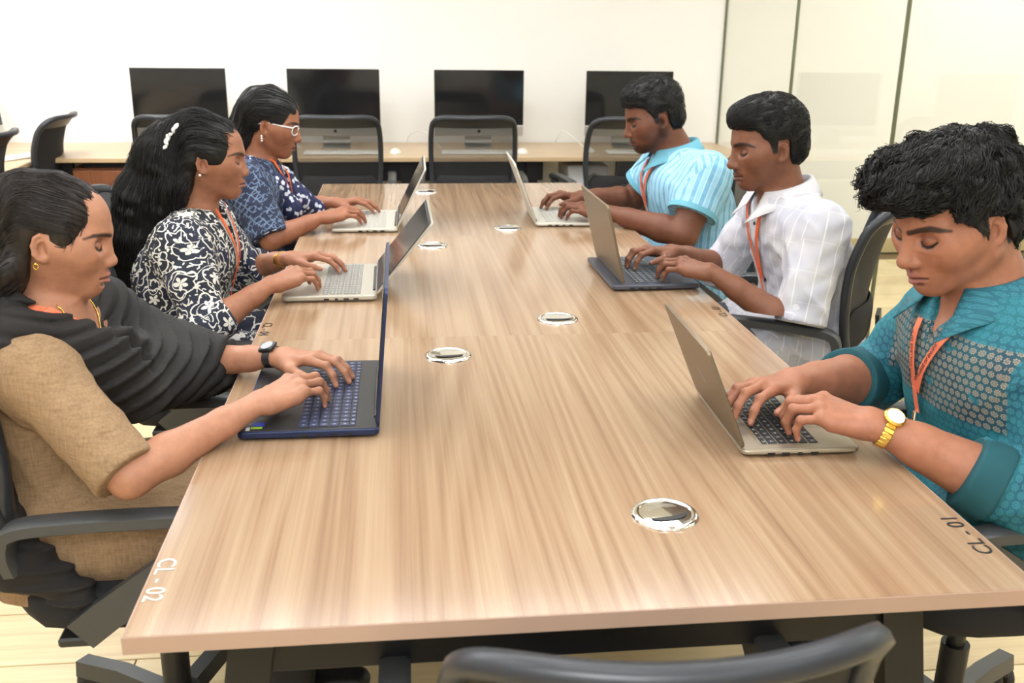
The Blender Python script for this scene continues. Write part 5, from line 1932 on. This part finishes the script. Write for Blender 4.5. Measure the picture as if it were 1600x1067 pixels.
def woman_floral():
    cfg = dict(side=1, org=(-.85, 1.65), res=.0027, hs=.93, head_rot=(5, 3, 0), female=True, neckw=.9, girth=1.04,
               label='person with a silver hair clip in black-and-white floral print, typing',
               joints=dict(head=(-.755, 1.65, 1.108), neck=(-.805, 1.65, .965), shN=(-.815, 1.50, .90), elN=(-.745, 1.385, .712), wrN=(-.592, 1.492, .797),
                           shF=(-.80, 1.80, .90), elF=(-.72, 1.89, .735), wrF=(-.578, 1.795, .797), hip=(-.865, 1.65, .56)),
               face=dict(tone=srgb(156, 107, 82), jaw=.88, fat=-.002, nose=.98, nose_len=-.006, browt=.85, lips=1.15, lip=srgb(150, 90, 80), brow=(.015, .011, .01)),
               hands=dict(N=dict(yaw=42, pitch=10, tilt=.1, sc=.98, curl=((30, 20), (34, 22), (38, 24), (40, 22)), spread=(4, 1, -3, -8)),
                          F=dict(yaw=8, pitch=4, tilt=.1, sc=.98, curl=((26, 18), (26, 18), (28, 20), (30, 20)))))
    p = build_person('woman_floral', cfg)
    J = p.J; nk = J['neck']
    sh = shirt_field(p, .016, dict(N=1.30, F=1.45), None, fem=True, sleeve_off=.017, neck_cut=vee_neck(.05, .14, .064), wr_seed=61, wr_amp=.0045)
    for s in (-1, 1):
        sh.cone((.0, s*.09, .545), (.36, s*.12, .56), .108, .085, .04)
    V, Q = mesh_field(sh, .0052)
    wr2('kurta', V, Q, M_('floral_print'), p, uv_parts(p, 1.05), 'black kurta with white floral swirls')
    o = collar(p, M_('navy_cloth'), r=.064, spread=.55, stand=.034, dz=-.002, band=True)
    b = MB()
    for s in (-1, 1):
        rb, P, U = ribbon_on(p, [p.front], [(s*.052, nk[2]-.015), (s*.030, nk[2]-.085), (s*.006, nk[2]-.155)], .020, M_('white_lining'), 'neck_lining', lift=.004)
    lanyard(p, [p.front], (.0, .765), .012, w=.012, mat='lanyard_orange', tail=.05, spread=.058)
    legs(p, M_('navy_cloth'), M_('shoe_black'))
    h = smooth_cap(front=.056, ear=.010, temple=.030, r=(.106, .086, .086), c=(-.014, 0, .034))
    h.path([A3(-.070, -.01, .042), A3(-.125, -.015, -.02), A3(-.160, -.02, -.13), A3(-.180, -.02, -.25), A3(-.175, -.02, -.37), A3(-.14, -.02, -.45)], [.068, .078, .086, .088, .076, .040], .03)
    h.path([A3(-.045, -.05, .01), A3(-.085, -.06, -.08), A3(-.13, -.07, -.2)], [.035, .045, .04], .03)
    w1 = sines(52, 60, 7, (1, 1.4, .6)); w2 = sines(53, 150, 7)
    h.disp = lambda P: w1(P)*.0035+w2(P)*.0012
    o, HV = hair_mesh(p, h, .0045, M_('hair_black'), label='long wavy black hair down the back')
    def flow(P, rs):
        x = P[:, 0]
        b = sst(-x, .0, .09)[:, None]
        return (A3(-1, 0, .15)*(1-b)+A3(-.15, 0, -1)*b)+rs.normal(size=P.shape)*.08
    strands(p, h, HV, flow, 2300, .15, .0011, 7, o, M_('hair_black'), steps=12, lift=.002, curl=.005, curlf=9, keep=lambda V: (V[:, 2] > .016) | (V[:, 0] < -.036))
    # hair clip of silver leaves
    c = empty_clip = None
    mb = MB()
    R0 = p.hR
    for i, (a, sz) in enumerate(((0.0, .0135), (.18, .011), (.34, .0105), (.5, .011), (.64, .0105), (.8, .010), (1.0, .009))):
        q = A3(-.088-.020*a, -.078+.004*a, .092-.072*a)
        for _ in range(8):
            g = h.grad(q[None])[0]; q = q-g*(h.eval(q[None])[0]-.005)
        g = h.grad(q[None])[0]
        dr = unit(A3(-.35, 0, -1)+A3(1, 0, 0)*(.9 if i % 2 else -.5)*(i > 0)); dr = unit(dr-g*(dr@g)); sd = np.cross(g, dr)
        P = []
        for k in range(7):
            t = k/6
            ww = sz*.55*math.sin(PI*min(t*.92+.06, 1))
            P.append([p.hw(q+dr*sz*1.7*(t-.5)+sd*ww*u+g*.004*(1-u*u)*math.sin(PI*t)) for u in (-1, -.5, 0, .5, 1)])
        mb.grid(P)
    c = mb.build('hair_clip', M_('pearl'), p.root, True)
    solidify(c, .002)
    c['label'] = 'silver leaf hair clip'
    earring(p, -1, 'pearl')
    ax = unit(J['wrF']-J['elF'])
    for k in (0, 1):
        ring_band(p, J['wrF']-ax*(.020+.008*k), ax, .022, .030, .004, .003, M_('gold'), 'bangle')
    return p
P_FLORAL = woman_floral()

# ---------------------------------------------------------------- woman in navy with glasses (far left)
def navy_prints():
    m = Mat('navy_hatch', srgb(30, 42, 74), .8, Sheen_Weight=.0)
    u, v = uvxy(m)
    n = m.noise(m.vec(u, v, 0), scale=30, detail=1)
    a = ((u*330.0+v*140.0+n*5.0).sin()).gt(.88); b = ((u*90.0-v*330.0+n*6.0).sin()).gt(.9); c2 = ((u*260.0-v*260.0+n*7.0).sin()).gt(.9)
    gate = m.noise(m.vec(u, v, 4), scale=40, detail=1).gt(.46)
    m.base(m.mix(a.max(b).max(c2)*gate*.55, srgb(24, 34, 60), srgb(132, 154, 186)))
    MATS['navy_hatch'] = m
    m = Mat('scarf_print', srgb(30, 36, 70), .8)
    x, y, z = m.xyz('Object')
    v1 = m.n('ShaderNodeTexVoronoi'); v1.inputs['Scale'].default_value = 46; m.link(m.coord(), v1.inputs['Vector'])
    d = X(m.nt, v1.outputs['Distance'])
    n = m.noise(m.coord(), scale=13, detail=2)
    mask = (d.lt(.42))*n.gt(.38)
    m.base(m.mix(mask, srgb(34, 40, 78), srgb(206, 212, 222)))
    MATS['scarf_print'] = m
navy_prints()
def woman_navy():
    cfg = dict(side=1, org=(-.82, 2.6), res=.0032, hs=1.0, head_rot=(13, 0, 0), female=True, girth=1.12,
               label='person with white-framed glasses in navy printed kurta and scarf, far left',
               joints=dict(head=(-.706, 2.6, 1.106), neck=(-.760, 2.6, .968), shN=(-.785, 2.445, .905), elN=(-.695, 2.345, .735), wrN=(-.525, 2.435, .795),
                           shF=(-.77, 2.755, .905), elF=(-.68, 2.85, .76), wrF=(-.50, 2.735, .795), hip=(-.835, 2.6, .56)),
               face=dict(tone=srgb(150, 99, 74), browt=.9, fat=.001, nose=1.05, lips=1.05, lip=srgb(132, 78, 70), brow=(.012, .009, .008)),
               hands=dict(N=dict(yaw=24, pitch=8, tilt=.1, sc=1.0, curl=((26, 18), (30, 20), (34, 22), (36, 20))),
                          F=dict(yaw=10, pitch=4, tilt=.1, sc=1.0, curl=((24, 16), (24, 16), (26, 18), (28, 18)))))
    p = build_person('woman_navy', cfg)
    J = p.J; nk = J['neck']
    sh = shirt_field(p, .016, dict(N=.98, F=1.05), None, fem=True, sleeve_off=.018, neck_cut=vee_neck(.05, .10, .066), wr_seed=71, wr_amp=.004)
    for s in (-1, 1):
        sh.cone((.0, s*.09, .545), (.36, s*.12, .56), .108, .085, .04)
    V, Q = mesh_field(sh, .006)
    wr2('kurta', V, Q, M_('navy_hatch'), p, uv_parts(p, 1.1), 'navy kurta with pale hatch print')
    for K in 'N':
        a, e = p.cuffs[K]; t = unit(e-a)
        ring_band(p, e-t*.012, t, .064, .064, .026, .004, M_('scarf_print'), 'sleeve_border')
    d = Field()
    d.path([nk+A3(-.055, 0, .005), nk+A3(-.01, -.085, -.012), nk+A3(.070, -.075, -.07), nk+A3(.118, -.055, -.16), nk+A3(.135, -.03, -.25)], [.030, .034, .030, .030, .026], .03)
    d.path([nk+A3(-.055, 0, .005), nk+A3(-.01, .085, -.012), nk+A3(.075, .075, -.07), nk+A3(.13, .08, -.15), nk+A3(.19, .13, -.20)], [.030, .034, .036, .042, .036], .03)
    d.cone(nk+A3(.02, 0, -.02), nk+A3(0.03, 0, .12), .055, .075, .01, 's')
    wv = sines(79, 70, 6, (1, 1.6, .4)); d.disp = lambda P: np.sin(P[:, 1]*230+P[:, 0]*140+wv(P)*.8)*.003
    V, Q = mesh_field(d, .0055)
    np_obj('scarf', V, Q, M_('scarf_print'), p.root)['label'] = 'navy scarf with white print'
    lanyard(p, [p.front, d], (-.01, .79), .016, w=.012, mat='lanyard_orange', tail=.05, spread=.062)
    legs(p, M_('navy_cloth'), M_('shoe_black'))
    h = smooth_cap(front=.054, ear=.012, temple=.028, r=(.108, .087, .090), c=(-.014, 0, .037), back=-.10)
    h.path([A3(-.07, 0, .0), A3(-.088, 0, -.06), A3(-.10, 0, -.13), A3(-.12, 0, -.2)], [.06, .052, .036, .03], .03)
    w1 = sines(54, 80, 7, (1, 1.8, .6)); h.disp = lambda P: w1(P)*.002
    o, HV = hair_mesh(p, h, .005, M_('hair_black'), label='black hair combed back')
    def flow(P, rs):
        b = sst(-P[:, 0], .02, .09)[:, None]
        return (A3(-1, 0, -.1)*(1-b)+A3(-.1, 0, -1)*b)+rs.normal(size=P.shape)*.06
    strands(p, h, HV, flow, 500, .12, .0014, 9, o, M_('hair_black'), steps=8, lift=.0015, curl=.001, curlf=4)
    # glasses
    g = MB()
    fr = []
    for s in (-1, 1):
        pts = []
        for k in range(20):
            a = 2*PI*k/20
            cy, cz = .027*np.sign(math.cos(a))*abs(math.cos(a))**.7, .0165*np.sign(math.sin(a))*abs(math.sin(a))**.7
            pts.append(p.hw(A3(.100-.0035*((s*.034+cy)/.03)**2, s*.034+cy, -.004+cz)))
        g.tube(pts, .0022, 6, closed=True)
        g.tube([p.hw(A3(.0885, s*.061, .006)), p.hw(A3(.05, s*.074, .006)), p.hw(A3(-.01, s*.079, .008)), p.hw(A3(-.03, s*.078, -.004))], [.0028, .0026, .002, .002], 6)
    g.tube([p.hw(A3(.1005, -.008, .001)), p.hw(A3(.103, 0, .003)), p.hw(A3(.1005, .008, .001))], .002, 6)
    go = g.build('glasses', M_('white_frame'), p.root, True)
    go['label'] = 'white-framed glasses'
    earring(p, -1, 'drop')
    return p
P_NAVY = woman_navy()

# ---------------------------------------------------------------- man in the white shirt (middle right)
def white_shirt():
    m = Mat('white_stripe', srgb(220, 219, 224), .8, Sheen_Weight=.0)
    u, v = uvxy(m)
    st = ((u/.034).frac()-.5).abs().lt(.035)
    st2 = ((v/.085).frac()-.5).abs().lt(.012)
    n = m.noise(m.coord(), scale=12, detail=2)
    base = m.ramp(n, [(.35, srgb(180, 181, 193)), (.65, srgb(200, 199, 204))])
    m.base(m.mix(st.max(st2*.5)*.8, base, srgb(226, 225, 224)))
    m.bump(m.noise(m.coord(), scale=800, detail=2), .2, .0005)
    MATS['white_stripe'] = m
white_shirt()
fabric('white_collar', srgb(204, 203, 208))
def short_hair(p, top=.020, quiff=.02, res=.004, n=2600, seed=14, side_t=.006, length=.022):
    h = Field()
    h.ell((-.012, 0, .036+top*.4), (.100+side_t, .078+side_t, .088+top*.7), k=0)
    h.ell((.045, 0, .082+quiff*.4), (.052+quiff*.3, .062, .030+quiff*.6), k=.03)
    h.ell((-.055, 0, -.012), (.050+side_t, .066+side_t, .060), k=.02)
    for s_ in (-1, 1): h.cone((.013, s_*.070, .035), (.013, s_*.0695, -.010), .010, .006, .01)
    h.add(men_hairline, (0, 0, 0), .4, .008, 'i')
    w1 = sines(seed, 110, 9)
    h.disp = lambda P: -np.abs(w1(P))*.0014+.0004
    o, HV = hair_mesh(p, h, res, M_('hair_black'), label='short thick black hair')
    def flow(P, rs):
        d = P-A3(-.04, 0, .05); d[:, 2] *= .6
        return d+A3(.03, 0, 0)+rs.normal(size=P.shape)*.035
    strands(p, h, HV, flow, n, length, .0010, seed, o, M_('hair_black'), steps=5, lift=.0025, curl=.0007, curlf=3, keep=lambda V: (V[:, 2] > .026) | ((V[:, 0] < -.045) & (V[:, 2] > -.06)))
    return h
def man_white():
    cfg = dict(side=-1, org=(.98, 1.68), res=.0028, hs=1.04, head_rot=(10, 4, 0), girth=.97,
               label='person in a white striped shirt with orange lanyard typing, middle right',
               joints=dict(head=(.795, 1.68, 1.135), neck=(.858, 1.68, .995), shN=(.905, 1.505, .925), elN=(.842, 1.44, .650), wrN=(.612, 1.54, .80),
                           shF=(.88, 1.855, .925), elF=(.77, 1.93, .71), wrF=(.575, 1.80, .80), hip=(1.0, 1.68, .56)),
               face=dict(tone=srgb(126, 83, 62), jaw=.97, nose=1.05, lips=1.05, lip=srgb(112, 68, 60), moustache=.8, beard=.15, browt=1.1, scalp=men_hairline),
               hands=dict(N=dict(yaw=36, pitch=8, tilt=.15, sc=1.02, curl=((36, 22), (40, 24), (44, 26), (46, 24))),
                          F=dict(yaw=16, pitch=6, tilt=.1, sc=1.02, curl=((40, 24), (44, 26), (46, 26), (46, 24)))))
    p = build_person('man_white', cfg)
    J = p.J; nk = J['neck']
    sh = shirt_field(p, .018, dict(N=.92, F=1.12), None, sleeve_off=.018, neck_cut=vee_neck(.045, .06, .066), wr_seed=81, wr_amp=.0075)
    shirt_tail(sh)
    V, Q = mesh_field(sh, .0050)
    wr2('shirt', V, Q, M_('white_stripe'), p, uv_parts(p, 1.0), 'white shirt with pale stripes')
    for K in 'NF':
        a, e = p.cuffs[K]; t = unit(e-a)
        c = Field(); b0 = e-t*.055
        r = .0700 if K == 'N' else .066
        c.cone(b0, e+t*.004, r, r*.97, 0)
        for q, n in ((e+t*.004, t), (b0, -t)):
            c.add(lambda P, q=q, n=n: (P-q)@n, q, .2, .004, 'i')
        wv = sines(15+ord(K), 60, 6); c.disp = lambda P, wv=wv: wv(P)*.0012
        V, Q = mesh_field(c, .0045)
        np_obj('rolled_cuff', V, Q, M_('white_collar'), p.root)
    collar(p, M_('white_collar'), r=.070, spread=.45, fall=.050, stand=.038, dz=.014, point=.05)
    for k in range(4):
        z = nk[2]-.085-k*.085
        x = front_x(p.front, .012, z)
        MB().lathe([(.0055, -.001), (.0055, .0015), (.003, .002)], 12, Matrix.Translation((x+.002, .012, z)) @ Matrix.Rotation(PI/2, 4, 'Y')).build('button', M_('ink_black'), p.root)
    lanyard(p, [p.front], (.0, .745), .016, w=.017, mat='lanyard_orange', tail=.06, tops=[(-.045, .965), (.062, .955)])
    legs(p, M_('grey_cloth'), M_('shoe_black'))
    short_hair(p, top=.012, quiff=.014, res=.004, n=2600, seed=14)
    return p
P_WHITE = man_white()

# ---------------------------------------------------------------- man in the light blue polo (far right)
def polo_mat():
    m = Mat('polo_stripe', srgb(140, 200, 222), .8, Sheen_Weight=.0)
    u, v = uvxy(m)
    ph = (u/.026).frac()
    a = (ph-.5).abs().lt(.26)
    b = ((ph-.5).abs()-.26).abs().lt(.05)
    hz = ((v/.006).sin()).gt(.4)
    c = m.mix(a, srgb(146, 196, 220), srgb(112, 168, 200))
    c = m.mix(hz*.05, c, srgb(205, 234, 240))
    m.base(m.mix(b*.75, c, srgb(186, 220, 232)))
    m.bump(m.noise(m.coord(), scale=900, detail=2), .25, .0005)
    MATS['polo_stripe'] = m
polo_mat()
fabric('polo_trim', srgb(104, 168, 188))
fabric('polo_teal', srgb(20, 130, 160))
def man_polo():
    cfg = dict(side=-1, org=(.93, 2.62), res=.0032, hs=1.05, head_rot=(15, 3, 0), girth=1.24, neckw=1.12, forearm=1.15, belly=.03,
               label='person in a light blue striped polo shirt typing, far right',
               joints=dict(head=(.70, 2.62, 1.128), neck=(.79, 2.62, 1.002), shN=(.858, 2.42, .935), elN=(.765, 2.345, .735), wrN=(.508, 2.50, .795),
                           shF=(.82, 2.82, .94), elF=(.70, 2.90, .765), wrF=(.475, 2.80, .80), hip=(.955, 2.62, .56)),
               face=dict(tone=srgb(112, 70, 51), fat=.005, jaw=1.03, nose=1.12, lips=1.08, lip=srgb(96, 56, 48), moustache=.8, beard=.88, browt=1.1, scalp=men_hairline),
               hands=dict(N=dict(yaw=18, pitch=6, tilt=.15, sc=1.08, curl=((44, 26), (46, 28), (50, 30), (50, 28))),
                          F=dict(yaw=12, pitch=6, tilt=.1, sc=1.08, curl=((30, 18), (34, 20), (36, 22), (40, 22)))))
    p = build_person('man_polo', cfg)
    J = p.J; nk = J['neck']
    sh = shirt_field(p, .014, dict(N=.66, F=.66), None, sleeve_off=.020, neck_cut=vee_neck(.035, .09, .070), wr_seed=91, wr_amp=.0045)
    shirt_tail(sh)
    V, Q = mesh_field(sh, .006)
    wr2('polo_shirt', V, Q, M_('polo_stripe'), p, uv_parts(p, 1.25), 'light blue striped polo shirt')
    for K in 'NF':
        a, e = p.cuffs[K]; t = unit(e-a)
        r = .052*1.24+.020
        ring_band(p, e-t*.008, t, r*1.045, r*1.045, .020, .006, M_('polo_trim'), 'sleeve_rib')
    collar(p, M_('polo_trim'), r=.076, spread=.42, fall=.046, stand=.034, dz=.014, point=.045)
    lanyard(p, [p.front], (.01, .80), .018, w=.020, mat='lanyard_orange', tail=.05, tops=[(-.045, .965), (.065, .960)])
    legs(p, M_('navy_cloth'), M_('shoe_black'))
    short_hair(p, top=.018, quiff=.018, res=.0045, n=1800, seed=24)
    ax = unit(J['wrF']-J['elF'])
    return p
P_POLO = man_polo()
